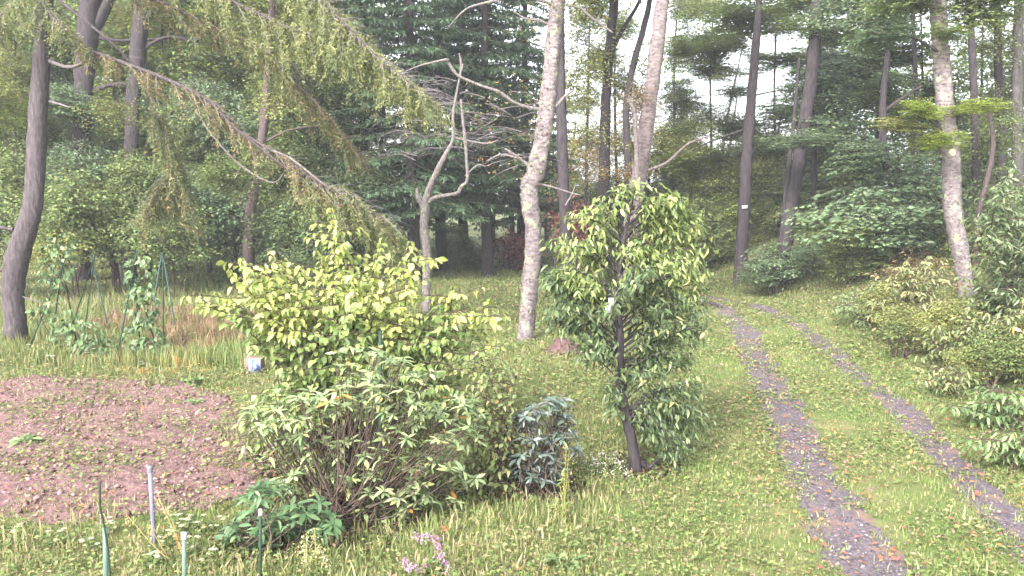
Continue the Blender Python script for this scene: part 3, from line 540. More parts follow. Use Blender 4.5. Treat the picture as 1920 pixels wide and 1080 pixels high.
tree('slim grey stem in the middle of the left wood', [(392, 500), (390, 330), (396, 150), (400, 0)], [12, 11, 10, 8], 37, 'grey', [('round', 400, 120, 110, 80, 'mid', 0), ('round', 380, 330, 90, 60, 'mid', -2), ('round', 420, -40, 110, 70, 'olive', 0)], (), 12, group=LG)
tree('dark straight trunk directly right of the lichened trunk', [(1064, 500), (1060, 430), (1056, 330), (1053, 230), (1051, 120), (1050, 0)], [24, 22, 20, 19, 17, 14], 28, 'dark', [('sparse', 1075, 150, 70, 60, 'olive', 2), ('sparse', 1100, 250, 60, 45, 'olive', 2)], (), 12, group=MG)
tree('dark stem left of the pinkish trunk', [(1135, 500), (1134, 400), (1133, 300), (1136, 200), (1143, 100), (1152, 0)], [24, 22, 21, 18, 17, 15], 32, 'dark', [('sparse', 1110, 320, 70, 35, 'rust', -2), ('sparse', 1140, 120, 90, 70, 'olive', 0), ('sparse', 1120, 10, 90, 60, 'lime', 2), ('sparse', 1090, 80, 60, 60, 'olive', 1), ('round', 1105, 20, 45, 32, 'lime', 3), ('round', 1120, 110, 34, 26, 'olive', 3), ('round', 1100, 190, 40, 30, 'olive', 3), ('round', 1165, 160, 34, 28, 'olive', 4), ('round', 1170, 50, 40, 30, 'lime', 4), ('round', 1115, 270, 50, 34, 'rust', 3), ('round', 1180, 270, 46, 36, 'olive', 4), ('sparse', 1215, 140, 60, 60, 'olive', 5), ('round', 1270, 250, 46, 26, 'olive', 8)], [([(1142, 110), (1165, 60), (1195, 10), (1210, -30)], [9, 8, 7, 5])], 12, auto=1, amat='olive', group=MG)
tree('thin dark stem touching the pinkish trunk, bending right at the top', [(1178, 500), (1180, 380), (1176, 280), (1174, 200), (1188, 120), (1208, 50), (1222, -20)], [15, 14, 13, 12, 12, 11, 9], 31, 'dark', [('sparse', 1180, 220, 60, 60, 'rust', 1), ('sparse', 1180, 330, 80, 30, 'rust', -1)], (), 12, auto=1, amat='olive', group=MG)
tree('pinkish pale trunk leaning right above the small leafy tree', [(1176, 520), (1184, 420), (1192, 360), (1204, 290), (1216, 205), (1230, 110), (1243, 0), (1250, -80)], [30, 29, 28, 27, 27, 26, 24, 20], 26, 'pale', [('sparse', 1240, 280, 80, 50, 'olive', 1), ('sparse', 1260, 130, 50, 40, 'mid', 1.5), ('sparse', 1300, 240, 60, 30, 'mid', 2)], [([(1212, 320), (1250, 305), (1290, 270), (1330, 255)], [7, 6, 5, 3])], 12, auto=1, group=MG)
tree('slim pale stem in front of the pinkish trunk, hooked at its top', [(1192, 500), (1194, 330), (1192, 250), (1190, 210), (1182, 194), (1180, 180)], [11, 9, 8, 7, 6, 3], 25.4, 'pale', [('sparse', 1195, 180, 45, 35, 'rust', .5)], (), None, auto=0, group=MG)
tree('straight dark pole-like conifer by the end of the track with a white tag', [(1390, 478), (1394, 400), (1398, 320), (1404, 240), (1412, 150), (1419, 70), (1424, 0)], [24, 22, 21, 20, 17, 14, 11], 32, 'dark',
     [('layer', 1400, 30, 150, 26, 'mid', 4.0), ('layer', 1340, 95, 80, 13, 'mid', 4.5), ('layer', 1475, 110, 70, 12, 'mid', 4.0), ('sparse', 1330, 215, 80, 22, 'deep', 5.0), ('layer', 1460, 205, 75, 22, 'blue', 4.0), ('layer', 1280, 90, 50, 18, 'mid', 5.0), ('layer', 1340, 290, 110, 20, 'mid', 5.0)], [([(1405, 240), (1340, 262), (1290, 285)], [5, 4, 2]), ([(1410, 180), (1460, 170), (1500, 172)], [4, 3, 1])], 13, auto=1, group=RG)
r = bpy.context.scene.objects[-1] if False else [o for o in COL.objects if o.get('label', '').startswith('straight dark pole')][0]
b = MB(); c0 = at(1393, 388, 32) + (0, -.27, 0); b.add([c0 + v for v in np.array([(-.1, 0, -.06), (.1, 0, -.06), (.1, 0, .06), (-.1, 0, .06), (-.1, .03, -.06), (.1, .03, -.06), (.1, .03, .06), (-.1, .03, .06)])], None, [[0, 1, 2, 3], [4, 7, 6, 5], [0, 4, 5, 1], [3, 2, 6, 7], [0, 3, 7, 4], [1, 5, 6, 2]], (.8, .8, .82)); part(r, 'tag', b, LM['attr'], smooth=False)
tree('dark trunk leaning right behind the bluish bush', [(1468, 500), (1476, 430), (1492, 330), (1500, 280), (1515, 190), (1524, 120), (1531, 20), (1536, -60)], [27, 25, 24, 23, 22, 22, 22, 18], 30, 'dark', [('layer', 1560, 180, 100, 40, 'blue', 2), ('layer', 1500, 262, 85, 18, 'blue', -2), ('layer', 1560, 60, 100, 22, 'mid', 0), ('layer', 1520, 10, 90, 20, 'mid', 1)], (), 13, auto=1, group=RG)
tree('thin dark stem touching the leaning dark trunk', [(1462, 490), (1470, 400), (1477, 320), (1486, 250), (1498, 120)], [10, 9, 8, 7, 5], 30, 'dark', [('layer', 1440, 350, 50, 24, 'olive', 8)], (), 8, auto=0, group=RG)
tree('slim stem with blue-green tiers right of the leaning dark trunk', [(1535, 500), (1528, 380), (1526, 290), (1530, 180), (1540, 60)], [12, 11, 10, 9, 7], 32, 'dark', [('layer', 1600, 150, 120, 50, 'blue', 0), ('layer', 1570, 240, 120, 40, 'blue', -1), ('layer', 1620, 330, 80, 50, 'mid', 0), ('layer', 1640, 110, 80, 30, 'deep', 1)], (), 12, auto=1, amat='blue', group=RG)
tree('broad low-branched tree with tiers of bluish leaves above the right bank', [(1700, 500), (1690, 400), (1660, 300), (1655, 200), (1665, 90)], [20, 17, 15, 12, 9], 27, 'dark', [('layer', 1620, 410, 130, 60, 'blue', -1), ('layer', 1690, 330, 90, 60, 'blue', 0), ('layer', 1610, 290, 90, 40, 'blue', 0), ('layer', 1680, 420, 100, 50, 'deep', -.5), ('layer', 1660, 180, 90, 40, 'deep', 2), ('layer', 1580, 440, 70, 36, 'mid', -1)], [([(1655, 260), (1620, 275), (1590, 290)], [8, 7, 4]), ([(1655, 210), (1690, 185), (1730, 160)], [7, 6, 3])], 9, auto=1, amat='blue', group=RG)
for (lab, P, W, Yd, bk) in [('dark stem just right of the yellow-spotted tree', [(1832, 480), (1830, 300), (1825, 150), (1820, 20)], [15, 14, 13, 11], 27, 'dark'), ('dark stem near the upper right corner', [(1882, 480), (1878, 300), (1872, 150), (1870, 0)], [16, 15, 14, 12], 29, 'dark'),
                            ('thickest dark stem at the right frame edge', [(1912, 470), (1908, 300), (1907, 150), (1912, 0)], [20, 19, 18, 16], 28, 'grey'), ('reddish leaning sapling on the right bank', [(1835, 400), (1850, 340), (1862, 280), (1858, 230), (1850, 190)], [9, 9, 8, 7, 4], 24, 'red'), ('thin dark stem left of the yellow-spotted tree', [(1722, 480), (1716, 330), (1718, 180), (1712, 30)], [9, 9, 8, 6], 30, 'dark')]:
    tree(lab, P, W, Yd, bk, [('sparse', P[2][0] + 10, P[2][1] - 60, 80, 60, 'mid', 1), ('round', P[1][0], P[1][1] + 60, 70, 60, 'deep', 1.5), ('sparse', P[1][0] + 20, P[1][1] - 60, 60, 60, 'mid', 2)], (), 11 if bk != 'red' else None, auto=1 if bk != 'red' else 0, group=RG)

# slender leafy saplings filling the wood between the larger trunks
def sapling(px, Yd, py0, py1, mats, rx, rz, label, group, kind='round', n=5, wpx=7):
    p = ground((px - 960) / F * Yd, Yd); r = thing('sapling', Vector(p), label, 'tree', group); top = at(px + random.uniform(-15, 15), py0 - 20, Yd); b = MB(); mid = (p + top) / 2 + np.array([random.uniform(-.3, .3), 0, 0])
    tube(b, [p - (0, 0, .1), mid, top], [wpx * mpp(Yd) / 2, wpx * mpp(Yd) * .4, .015], 7, 14, .05); part(r, 'trunk', b, BARK['dark'])
    for k in range(n): crown(r, kind, px + random.uniform(-.6, .6) * rx, py0 + (py1 - py0) * (k + .5) / n + random.uniform(-15, 15), Yd + random.uniform(-1, 1), rx * random.uniform(.75, 1.2), rz * random.uniform(.75, 1.2), random.choice(mats))
SG = 'leafy saplings filling the left wood'
SL = ['leafy sapling just outside the left frame edge', 'yellowish sapling left of the leaning conifer trunk', 'sapling right behind the leaning conifer trunk', 'sapling in the gap between the forked trunk and the pale-streaked trunk, farther back', 'low bluish sapling in front of the forked and pale-streaked trunks', 'bright yellow-green sapling right of the slim dark stem', 'low sapling under the first drooping limb, over the second bean tripod', 'sapling left of the reddish stem behind the drooping limb', 'olive sapling right of the reddish stem, farther back', 'darker sapling right of the reddish stem, nearer', 'sapling between the reddish stem and the spruces', 'low dark sapling at the left skirt of the large spruce']
for (px, Yd, y0, y1, m), sl_ in zip([(-60, 31, -40, 460, ['mid', 'olive']), (30, 35, -40, 420, ['lime', 'olive']), (95, 38, 0, 440, ['mid', 'blue']), (205, 40, 0, 450, ['lime', 'olive', 'mid']), (215, 34, 190, 470, ['mid', 'blue']), (320, 41, 0, 430, ['lime', 'lime', 'olive']), (345, 33, 140, 460, ['mid', 'blue']), (440, 39, -20, 450, ['mid', 'olive']), (520, 37, 60, 470, ['mid', 'olive']), (560, 34, 120, 400, ['mid', 'deep']), (640, 40, -20, 440, ['mid', 'deep']), (660, 33, 300, 470, ['deep'])], SL):
    sapling(px, Yd, y0, y1, m, 75, 48, sl_, SG, n=6)
for px, Yd in [(-40, 46), (60, 48), (140, 46), (230, 44), (310, 46), (390, 47), (470, 48), (560, 46), (640, 48)]:
    sapling(px, Yd, -60, 330, ['lime', 'olive', 'lime'] if px < 420 else ['olive', 'mid'], 70, 55, 'far sunlit sapling glowing yellow-green behind the left trunks', 'bright saplings far behind the left wood', n=6)  # backlight is put into the leaf colour through the lime and olive mix
SL = ['thin sparse sapling between the lichened trunk and the dark stem', 'thin sparse sapling with rusty leaves left of the pinkish trunk', 'sparse sapling showing low behind the pinkish trunk', 'round-leaved sapling below the sky opening, right of the pinkish trunk', 'round-leaved sapling left of the white-tagged pole tree']
for (px, Yd, y0, y1, m, kd, n_), sl_ in zip([(1095, 37, 10, 400, ['olive', 'mid'], 'sparse', 5), (1165, 39, 20, 400, ['olive', 'lime', 'rust'], 'sparse', 5), (1225, 40, 260, 420, ['olive', 'mid'], 'sparse', 4), (1285, 44, 230, 440, ['mid', 'olive'], 'round', 4), (1345, 47, 280, 460, ['mid', 'olive'], 'round', 3)], SL):
    sapling(px, Yd, y0, y1, m, 62, 45, sl_, 'sparse saplings against the sky', kd, n_)
for px, Yd, P_ in [(1262, 41, [(1265, 60, 80, 50), (1290, 120, 80, 40), (1260, 190, 60, 45), (1310, 210, 80, 40), (1300, 20, 80, 40)]), (1330, 43, [(1340, 10, 110, 36), (1350, 75, 80, 26), (1330, 130, 80, 26), (1380, 170, 60, 26), (1370, 225, 90, 36), (1300, 245, 80, 36)]), (1450, 42, [(1460, 60, 80, 22), (1440, 125, 80, 20), (1475, 180, 70, 30), (1480, 15, 90, 26), (1430, 90, 50, 16)]), (1590, 43, [(1590, 30, 80, 16), (1560, 90, 70, 20), (1640, 40, 80, 22), (1620, 100, 70, 30)])]:
    r = tree({1262: 'sparse-leaved tree right of the pinkish trunk against the sky', 1330: 'sparse-leaved tree in the middle of the sky opening', 1450: 'sparse-leaved tree right of the white-tagged pole tree', 1590: 'sparse-leaved tree over the tiered bluish leaves at upper right'}[px], [(px, 490), (px + 4, 300), (px + 2, 150), (px + 8, 0)], [6, 5, 4, 3], Yd, 'grey', [(random.choice(['sparse', 'layer', 'sparse']), a + random.uniform(-35, 35), b_ + random.uniform(-22, 22), c * random.uniform(.5, .95), d * random.uniform(.4, .8), random.choice(['mid', 'deep', 'olive']), random.uniform(-2, 2)) for a, b_, c, d in P_ for _ in range(3)], (), 12, auto=0, group=RG)
for px, Yd, P_, lab in [(1355, 37, [(1350, 400, 60, 45), (1330, 330, 60, 40), (1365, 460, 50, 34), (1300, 300, 60, 34)], 'light olive bush left of the white-tagged pole tree, beyond the track'), (1435, 38, [(1435, 330, 55, 45), (1445, 400, 50, 45), (1430, 455, 45, 30), (1455, 270, 50, 24)], 'light olive bush between the pole tree and the dark leaning trunk'), (1560, 36, [(1550, 370, 60, 50), (1540, 430, 55, 40), (1580, 300, 60, 40)], 'olive bush right of the dark leaning trunk')]:
    r = thing('shrub', Vector(ground((px - 960) / F * Yd, Yd)), lab, 'shrub', RG); b = MB(); q = np.array(r.location); tube(b, [q, at(P_[0][0], P_[0][1], Yd)], [.05, .02], 6, 6); part(r, 'stem', b, BARK['dark'])
    for a, b_, c, d in P_:
        for _ in range(2): crown(r, 'round', a + random.uniform(-15, 15), b_ + random.uniform(-15, 15), Yd + random.uniform(-.6, .6), c, d, random.choice(['olive', 'mid', 'olive', 'lime']))
SL = ['low tiered sapling just right of the white-tagged pole tree', 'tiered sapling behind the dark trunk leaning right', 'tall tiered sapling right of the dark leaning trunk', 'bluish tiered sapling in the middle of the right wood', 'tiered sapling left of the yellow-spotted tree', 'low dark sapling directly behind the yellow-spotted trunk', 'round sapling right of the yellow-spotted trunk', 'sapling outside the right frame edge behind the glossy shrub', 'high sparse sapling in the upper right corner']
for (px, Yd, y0, y1, m, kd, n_), sl_ in zip([(1440, 39, 270, 460, ['mid', 'blue'], 'layer', 6), (1500, 40, 180, 440, ['mid', 'blue'], 'layer', 5), (1570, 37, 100, 440, ['blue', 'mid'], 'layer', 7), (1640, 33, 40, 440, ['blue', 'deep'], 'layer', 8), (1720, 32, 0, 440, ['mid', 'deep'], 'layer', 7), (1790, 34, 200, 460, ['mid', 'deep'], 'layer', 5), (1860, 33, 230, 470, ['mid', 'olive'], 'round', 5), (1940, 32, 100, 470, ['mid', 'deep'], 'round', 6), (1850, 38, -20, 200, ['mid', 'deep'], 'sparse', 5)], SL):
    sapling(px, Yd, y0, y1, m, 85, 34, sl_, 'leafy saplings filling the right wood', kd, n_)

# ------------------------------------------------------------------ understory shrubs
def shrub(label, px, py, Yd, crowns, cat='shrub', name='shrub', group=None, stems=5, bark='stem'):
    p = ground((px - 960) / F * Yd, Yd); r = thing(name, Vector(p), label, cat, group)
    for k in range(stems):
        c = random.choice(crowns); e = at(c[1] + random.uniform(-.5, .5) * c[3], c[2] + random.uniform(-.3, .5) * c[4], Yd + (c[6] if len(c) > 6 else 0)); q = p + np.array([random.uniform(-.2, .2), random.uniform(-.2, .2), -.05]); b = MB()
        tube(b, [q, (q + e) / 2 + np.array([0, 0, .15]), e], [.03, .02, .008], 5, 8); part(r, 'stem', b, BARK[bark])
    for c in crowns: crown(r, c[0], c[1], c[2], Yd + (c[6] if len(c) > 6 else 0), c[3], c[4], c[5])
    return r
UG = 'undergrowth at the edge of the left wood'
shrub('leafy undergrowth at the left frame edge behind the conifer trunk', -20, 500, 27, [('round', -30, 420, 110, 90, 'mid'), ('round', 20, 330, 80, 60, 'mid', 2)], group=UG)
shrub('pale green undergrowth behind the first bean frame', 130, 500, 27, [('round', 130, 400, 95, 80, 'mid'), ('round', 150, 320, 80, 50, 'blue', 2), ('round', 100, 470, 80, 40, 'olive', -1)], group=UG)
shrub('undergrowth between the first and second bean frames', 215, 500, 28, [('round', 220, 420, 90, 75, 'mid'), ('round', 230, 340, 70, 50, 'mid', 2)], group=UG)
shrub('undergrowth left of the reddish stem behind the tall grass', 330, 500, 28, [('round', 320, 440, 100, 70, 'mid'), ('round', 340, 370, 90, 50, 'blue', 2)], group=UG)
shrub('undergrowth wrapping the foot of the reddish stem', 440, 510, 31, [('round', 430, 430, 90, 80, 'blue'), ('round', 480, 370, 70, 50, 'mid', 2)], group=UG)
shrub('deep green undergrowth right of the reddish stem', 560, 510, 29, [('round', 555, 440, 90, 75, 'deep'), ('round', 600, 480, 80, 45, 'deep', -1)], group=UG)
shrub('dark undergrowth at the foot of the spruces', 660, 520, 34, [('round', 650, 450, 80, 70, 'deep'), ('round', 700, 490, 70, 40, 'deep')], group=UG)
shrub('low green growth under the spruce with the bare stem', 880, 520, 40, [('round', 880, 485, 60, 30, 'mid'), ('round', 850, 460, 50, 35, 'mid', 2)], group=UG)
RU = 'shrubs along the right side of the track'
shrub('dark bluish bush where the track bends out of sight', 1450, 535, 29, [('layer', 1450, 495, 75, 42, 'blue'), ('layer', 1510, 475, 60, 30, 'blue', .5), ('round', 1420, 515, 45, 28, 'deep', -.3)], group=RU)
shrub('dim bush behind the top of the small leafy tree', 1300, 520, 36, [('round', 1300, 440, 80, 70, 'mid'), ('round', 1330, 360, 70, 60, 'olive', 3), ('round', 1260, 330, 70, 60, 'mid', 4), ('round', 1360, 480, 60, 40, 'olive', 1)], group=RU)
shrub('light green bush beyond the white-tagged pole tree', 1420, 500, 46, [('round', 1440, 420, 70, 60, 'olive'), ('round', 1400, 350, 80, 60, 'mid', 4), ('round', 1500, 390, 60, 60, 'olive', 3)], group=RU)
shrub('dark bush behind the lichened trunk and small leafy tree', 1110, 500, 40, [('round', 1120, 430, 90, 70, 'deep'), ('round', 1200, 440, 80, 70, 'mid'), ('round', 1160, 370, 90, 50, 'deep', 2)], group=RU)
shrub('deep green bush on the bank under the tiered tree', 1590, 520, 27, [('layer', 1600, 480, 80, 45, 'mid'), ('layer', 1680, 460, 80, 50, 'blue', .5), ('round', 1740, 440, 60, 60, 'deep', 1)], group=RU)
shrub('yellowing bush left of the yellow-spotted tree', 1720, 590, 21, [('sparse', 1720, 510, 85, 50, 'rust'), ('round', 1700, 560, 75, 45, 'olive'), ('sparse', 1640, 560, 60, 40, 'olive')], group=RU)
shrub('bush behind the yellow-spotted trunk to its right', 1860, 560, 24, [('round', 1860, 480, 80, 70, 'mid'), ('round', 1900, 400, 70, 60, 'mid', 1), ('round', 1830, 440, 50, 50, 'olive', 1.5)], group=RU)
shrub('yellow-green thicket on the bank under the yellow-spotted tree', 1790, 660, 17, [('round', 1780, 600, 70, 40, 'olive'), ('round', 1700, 605, 60, 34, 'olive', 1.5), ('round', 1840, 580, 60, 40, 'mid', 1)], group=RU)
shrub('fresh green thicket at the right frame edge above the track', 1880, 720, 14.5, [('round', 1880, 660, 70, 44, 'mid'), ('round', 1820, 680, 55, 34, 'olive', .5), ('round', 1930, 620, 60, 44, 'olive', .5)], group=RU)
shrub('low leafy bush at the foot of the right bank', 1700, 660, 17.5, [('sparse', 1680, 620, 70, 40, 'mid'), ('sparse', 1740, 640, 70, 40, 'olive')], group=RU)

# ------------------------------------------------------------------ foreground plants: leaves picked apart one by one
class Leaves:
    def __init__(s): s.p, s.f, s.u, s.s = [], [], [], []
    def add(s, p, f, u, z): s.p.append(p); s.f.append(f); s.u.append(u); s.s.append(z)
def leaf_parts(root, L, tpl, pal, mat_kw, nobj=300, seed=0, name='leaf', front=.55):
    """the leaves nearest the viewer's side become single parts, the rest one stuff part"""
    rs = np.random.RandomState(seed); P, Fw, U, S = map(np.array, (L.p, L.f, L.u, L.s)); n = len(P)
    x, y, z = basis(Fw, U); d = P[:, 1] - .25 * P[:, 2]; order = np.argsort(d); pool = order[:max(nobj, int(n * front))]; pick = rs.choice(pool, min(nobj, len(pool)), replace=False); m = np.zeros(n, bool); m[pick] = True
    cols = [c for c, _ in pal]; wts = np.array([w_ for _, w_ in pal], float); wts /= wts.sum(); stops = []; a = 0
    for c, w_ in zip(cols, wts): stops += [(a + .01, tuple(v * .85 for v in c)), (a + w_ - .01, tuple(v * 1.15 for v in c))]; a += w_
    mo = leaf_mat(root.name + '_leaf', objrand=stops, **mat_kw); ma = leaf_mat(root.name + '_leaves', **mat_kw)
    tpls = tpl if isinstance(tpl, list) else [tpl]; mes = []
    for t_ in tpls: mb = MB(); mb.add(t_[0], t_[1]); mes.append(mb.mesh(name, mo))
    O = np.array(root.location)
    for i in pick:
        o = bpy.data.objects.new(name, mes[i % len(mes)]); COL.objects.link(o); o.parent = root; s_ = S[i]
        M = Matrix(((x[i][0], y[i][0], z[i][0], P[i][0] - O[0]), (x[i][1], y[i][1], z[i][1], P[i][1] - O[1]), (x[i][2], y[i][2], z[i][2], P[i][2] - O[2]), (0, 0, 0, 1))); o.matrix_basis = M @ Matrix.Scale(s_, 4)
    r_ = ~m
    if r_.any():
        c = np.array(cols)[rs.choice(len(cols), r_.sum(), p=wts)] * rs.uniform(.8, 1.2, (r_.sum(), 1)); b = MB(); k_ = rs.randint(len(tpls), size=r_.sum())
        for q_, t_ in enumerate(tpls): put(b, t_, P[r_][k_ == q_], Fw[r_][k_ == q_], U[r_][k_ == q_], S[r_][k_ == q_], c[k_ == q_])
        part(root, 'leaves', b, ma, 'stuff')
def split_leaves(L, z):
    A, B = Leaves(), Leaves()
    for i in range(len(L.p)): (A if L.p[i][2] > z + .25 * math.sin(L.p[i][0] * 5) else B).add(L.p[i], L.f[i], L.u[i], L.s[i])
    return A, B
def hdir(rs): a = rs.rand() * 6.28; return np.array([math.cos(a), math.sin(a), 0.])
def arch_shrub(root, p0, tips, rs, L, size, f0=.35, step=.12, side=.35, hang=.35, rad=.014, spread=.15, nside=.6, bark='stem', flat=.35, arch=.25):
    for e in tips:
        e = np.array(e); q = p0 + np.array([rs.normal() * spread, rs.normal() * spread, -.04]); H = e - q; ln = np.linalg.norm(H)
        mid = q + H * .5 + np.array([0, 0, arch * np.hypot(H[0], H[1])]) + rs.normal(size=3) * .05 * ln; b = MB(); S = tube(b, [q, mid, e], [rad, rad * .7, rad * .3], 5, 12); part(root, 'stem', b, BARK[bark])
        S = spline([q, mid, e], 40); k = f0
        tb = MB()
        while k < 1:
            p = S[min(39, int(k * 39))]; a = rs.rand() * 6.28
            if rs.rand() < nside and k < .95:
                d = hdir(rs); d[2] = rs.uniform(-.1, .35); l = side * rs.uniform(.5, 1.3); E = p + d * l; tube(tb, [p, p + d * l * .6 + (0, 0, .03), E], [.006, .005, .003], 4, 4)
                for j in range(max(2, int(l / (step * .6)))):
                    t = (j + .6) / max(2, int(l / (step * .6))); s_ = np.array([-d[1], d[0], 0]) * (1 if j % 2 else -1); f = d * .5 + s_ * .9 + np.array([0, 0, -hang * rs.uniform(.3, 1.4)]) + rs.normal(size=3) * .15
                    L.add(p + d * l * t, f, np.array([0, 0, 1.]) + rs.normal(size=3) * flat, size * rs.uniform(.65, 1.2))
                L.add(E, d + np.array([0, 0, -hang]), np.array([0, 0, 1.]) + rs.normal(size=3) * flat, size * rs.uniform(.7, 1.2))
            for sg in (1, -1):
                f = np.array([math.cos(a) * sg, math.sin(a) * sg, -hang * rs.uniform(.4, 1.5)]); L.add(p, f, np.array([0, 0, 1.]) + rs.normal(size=3) * flat, size * rs.uniform(.65, 1.2))
            k += step / ln * rs.uniform(.7, 1.3)
        if tb.n: part(root, 'twigs', tb, BARK[bark], 'stuff')
        for j in range(3): L.add(e, hdir(rs) + np.array([0, 0, -hang * 1.5]), np.array([0, 0, 1.]) + rs.normal(size=3) * flat, size * rs.uniform(.6, 1))

# big yellow-green shrub
rs = np.random.RandomState(101); Ys = 11.3; p0 = ground(at(650, 845, Ys)[0], Ys)
sh = thing('broadleaf_shrub', Vector(p0), 'sprawling yellow-green shrub with large drooping oval leaves', 'shrub'); L = Leaves()
tips = [(372, 560), (400, 545), (430, 505), (452, 492), (470, 560), (510, 480), (520, 545), (555, 545), (592, 470), (600, 510), (622, 402), (628, 430), (655, 510), (690, 495), (716, 455), (740, 500), (772, 462), (780, 520), (815, 575), (850, 535), (880, 575), (905, 620), (940, 600), (925, 670), (890, 690), (450, 610), (455, 770), (470, 740), (480, 820), (500, 640), (540, 600), (600, 580), (650, 570), (700, 560), (760, 590), (830, 640), (860, 720), (590, 640), (680, 620), (740, 650), (790, 690), (530, 690), (560, 740), (640, 680), (500, 740), (470, 840), (520, 860), (840, 600), (800, 640), (620, 540), (560, 500), (415, 575), (900, 740), (870, 780), (455, 800), (500, 790), (480, 640), (510, 600), (940, 650), (920, 560), (620, 390), (624, 415), (510, 470), (452, 484), (770, 452), (717, 446), (430, 560), (390, 575), (660, 545), (760, 545)]
arch_shrub(sh, p0, [at(a, b_, Ys + rs.uniform(-.9, .9)) for a, b_ in tips], rs, L, .105, f0=.22, step=.10, side=.42, hang=.55, rad=.015, spread=.3, nside=.9)
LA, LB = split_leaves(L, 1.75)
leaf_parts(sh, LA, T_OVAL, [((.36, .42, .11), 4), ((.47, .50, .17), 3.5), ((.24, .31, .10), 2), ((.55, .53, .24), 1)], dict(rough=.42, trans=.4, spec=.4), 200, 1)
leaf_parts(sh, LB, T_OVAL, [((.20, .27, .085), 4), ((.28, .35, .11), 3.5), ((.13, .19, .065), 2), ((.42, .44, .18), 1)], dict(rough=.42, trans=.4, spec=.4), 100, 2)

# rhododendrons
def rhodo(name, label, px, py, lobes, pal, seed, lsize=.14, nst=1, gloss=.3, nobj=300):
    rs = np.random.RandomState(seed); p0 = G(px, py); Yd = p0[1]; r = thing(name, Vector(p0), label, 'shrub'); L = Leaves(); buds = MB(); tb = MB()
    for (cx, cy_, rx, ry, m) in lobes:
        for k in range(m):
            d = rs.normal(size=3); d /= np.linalg.norm(d); d *= rs.uniform(.4, 1) ** .5; e = at(cx + d[0] * rx, cy_ + d[2] * ry, Yd + d[1] * rx * mpp(Yd) * .9); e[2] = max(e[2], float(gz(e[0], e[1])) + .08)
            q = p0 + np.array([rs.normal() * .22, rs.normal() * .2, -.04]); H = e - q; mid = q + H * np.array([.55, .55, .5]) + rs.normal(size=3) * .07
            b = MB()
            if k % 8 == 0: tube(b, [q, mid, e], [.011, .008, .004], 5, 9); part(r, 'stem', b, BARK['stem'])
            elif k % 2: tube(tb, [q * .4 + mid * .6, mid, e], [.008, .007, .004], 4, 6)
            else: tube(tb, [mid * .5 + e * .5, e], [.006, .004], 4, 3)
            ax = H / np.linalg.norm(H) * .5 + np.array([0, 0, .8]) + rs.normal(size=3) * .2; ax /= np.linalg.norm(ax); n = rs.randint(6, 10); a0 = rs.rand() * 6.28; s1 = np.cross(ax, [1, 0, .2]); s1 /= np.linalg.norm(s1); s2 = np.cross(ax, s1)
            for j in range(n):
                a = a0 + 6.28 * j / n + rs.normal() * .12; f = s1 * math.cos(a) + s2 * math.sin(a) + ax * rs.uniform(-.25, .45); L.add(e - ax * .015 * (j % 3), f, ax + rs.normal(size=3) * .15, lsize * rs.uniform(.7, 1.2))
    part(r, 'twigs', tb, BARK['stem'], 'stuff'); leaf_parts(r, L, T_RHODO, pal, dict(rough=gloss, trans=.12, spec=.5), nobj, seed); return r
RP = [((.13, .185, .08), 3), ((.19, .245, .11), 4), ((.28, .33, .16), 3), ((.36, .38, .14), 1), ((.42, .20, .05), .18)]
rhodo('rhododendron', 'large rhododendron with bare forking stems in front of the yellow-green shrub', 635, 985, [(545, 780, 90, 60, 34), (500, 830, 60, 40, 12), (700, 675, 80, 35, 22), (760, 700, 80, 40, 12), (640, 740, 110, 30, 20), (800, 830, 100, 65, 44), (760, 770, 90, 40, 20), (600, 850, 70, 40, 12), (690, 880, 80, 40, 12), (830, 880, 70, 40, 14), (640, 800, 60, 40, 8), (700, 730, 120, 35, 18), (860, 790, 50, 50, 14), (560, 920, 60, 45, 16), (720, 920, 80, 45, 18), (640, 880, 60, 40, 10)], RP, 201, .13)
rhodo('rhododendron', 'low dark rhododendron clump at the near left of the large one', 505, 1030, [(520, 950, 90, 55, 34), (470, 1005, 60, 45, 20), (570, 985, 70, 45, 16)], [((.07, .125, .055), 4), ((.10, .17, .075), 4), ((.16, .23, .11), 1.5)], 202)
rhodo('rhododendron', 'low rhododendron branch spread on the grass right of the large one', 740, 975, [(740, 930, 80, 36, 20), (820, 915, 70, 36, 12)], RP, 203, nobj=160)
rhodo('rhododendron', 'compact bluish rhododendron left of the small leafy tree', 1010, 930, [(1020, 780, 62, 42, 42), (985, 840, 55, 60, 36), (1050, 840, 40, 50, 20), (1000, 890, 60, 30, 16)], [((.10, .14, .11), 4), ((.15, .18, .16), 3), ((.10, .09, .08), 2), ((.24, .27, .26), 1)], 204, .13, gloss=.22)

# small leafy tree by the track
rs = np.random.RandomState(301); p0 = G(1192, 886); Yt = p0[1]
r = thing('small_tree', Vector(p0), 'small leafy tree with dense drooping narrow leaves beside the track', 'tree'); L = Leaves()
TP = [(1194, 888), (1186, 835), (1172, 775), (1162, 720), (1163, 640), (1160, 560), (1168, 460), (1185, 380)]
Q = trunk(r, TP, [24, 20, 19, 18, 15, 13, 9, 5], Yt, 'dark', n=40, rough=.1); TS = spline([at(a, b_, Yt) for a, b_ in TP], 60)
b = MB(); tube(b, [p0 + (.08, -.05, .12), at(1215, 878, Yt), at(1235, 858, Yt)], [.04, .03, .012], 6, 6, .1); part(r, 'stub', b, BARK['dark'])
ENV = [(335, 1190, 1265), (370, 1090, 1310), (410, 1040, 1320), (450, 1025, 1332), (500, 1018, 1330), (560, 1012, 1330), (610, 1020, 1325), (650, 1065, 1305), (700, 1120, 1315), (750, 1135, 1332), (800, 1185, 1325), (845, 1215, 1300), (865, 1240, 1280)]
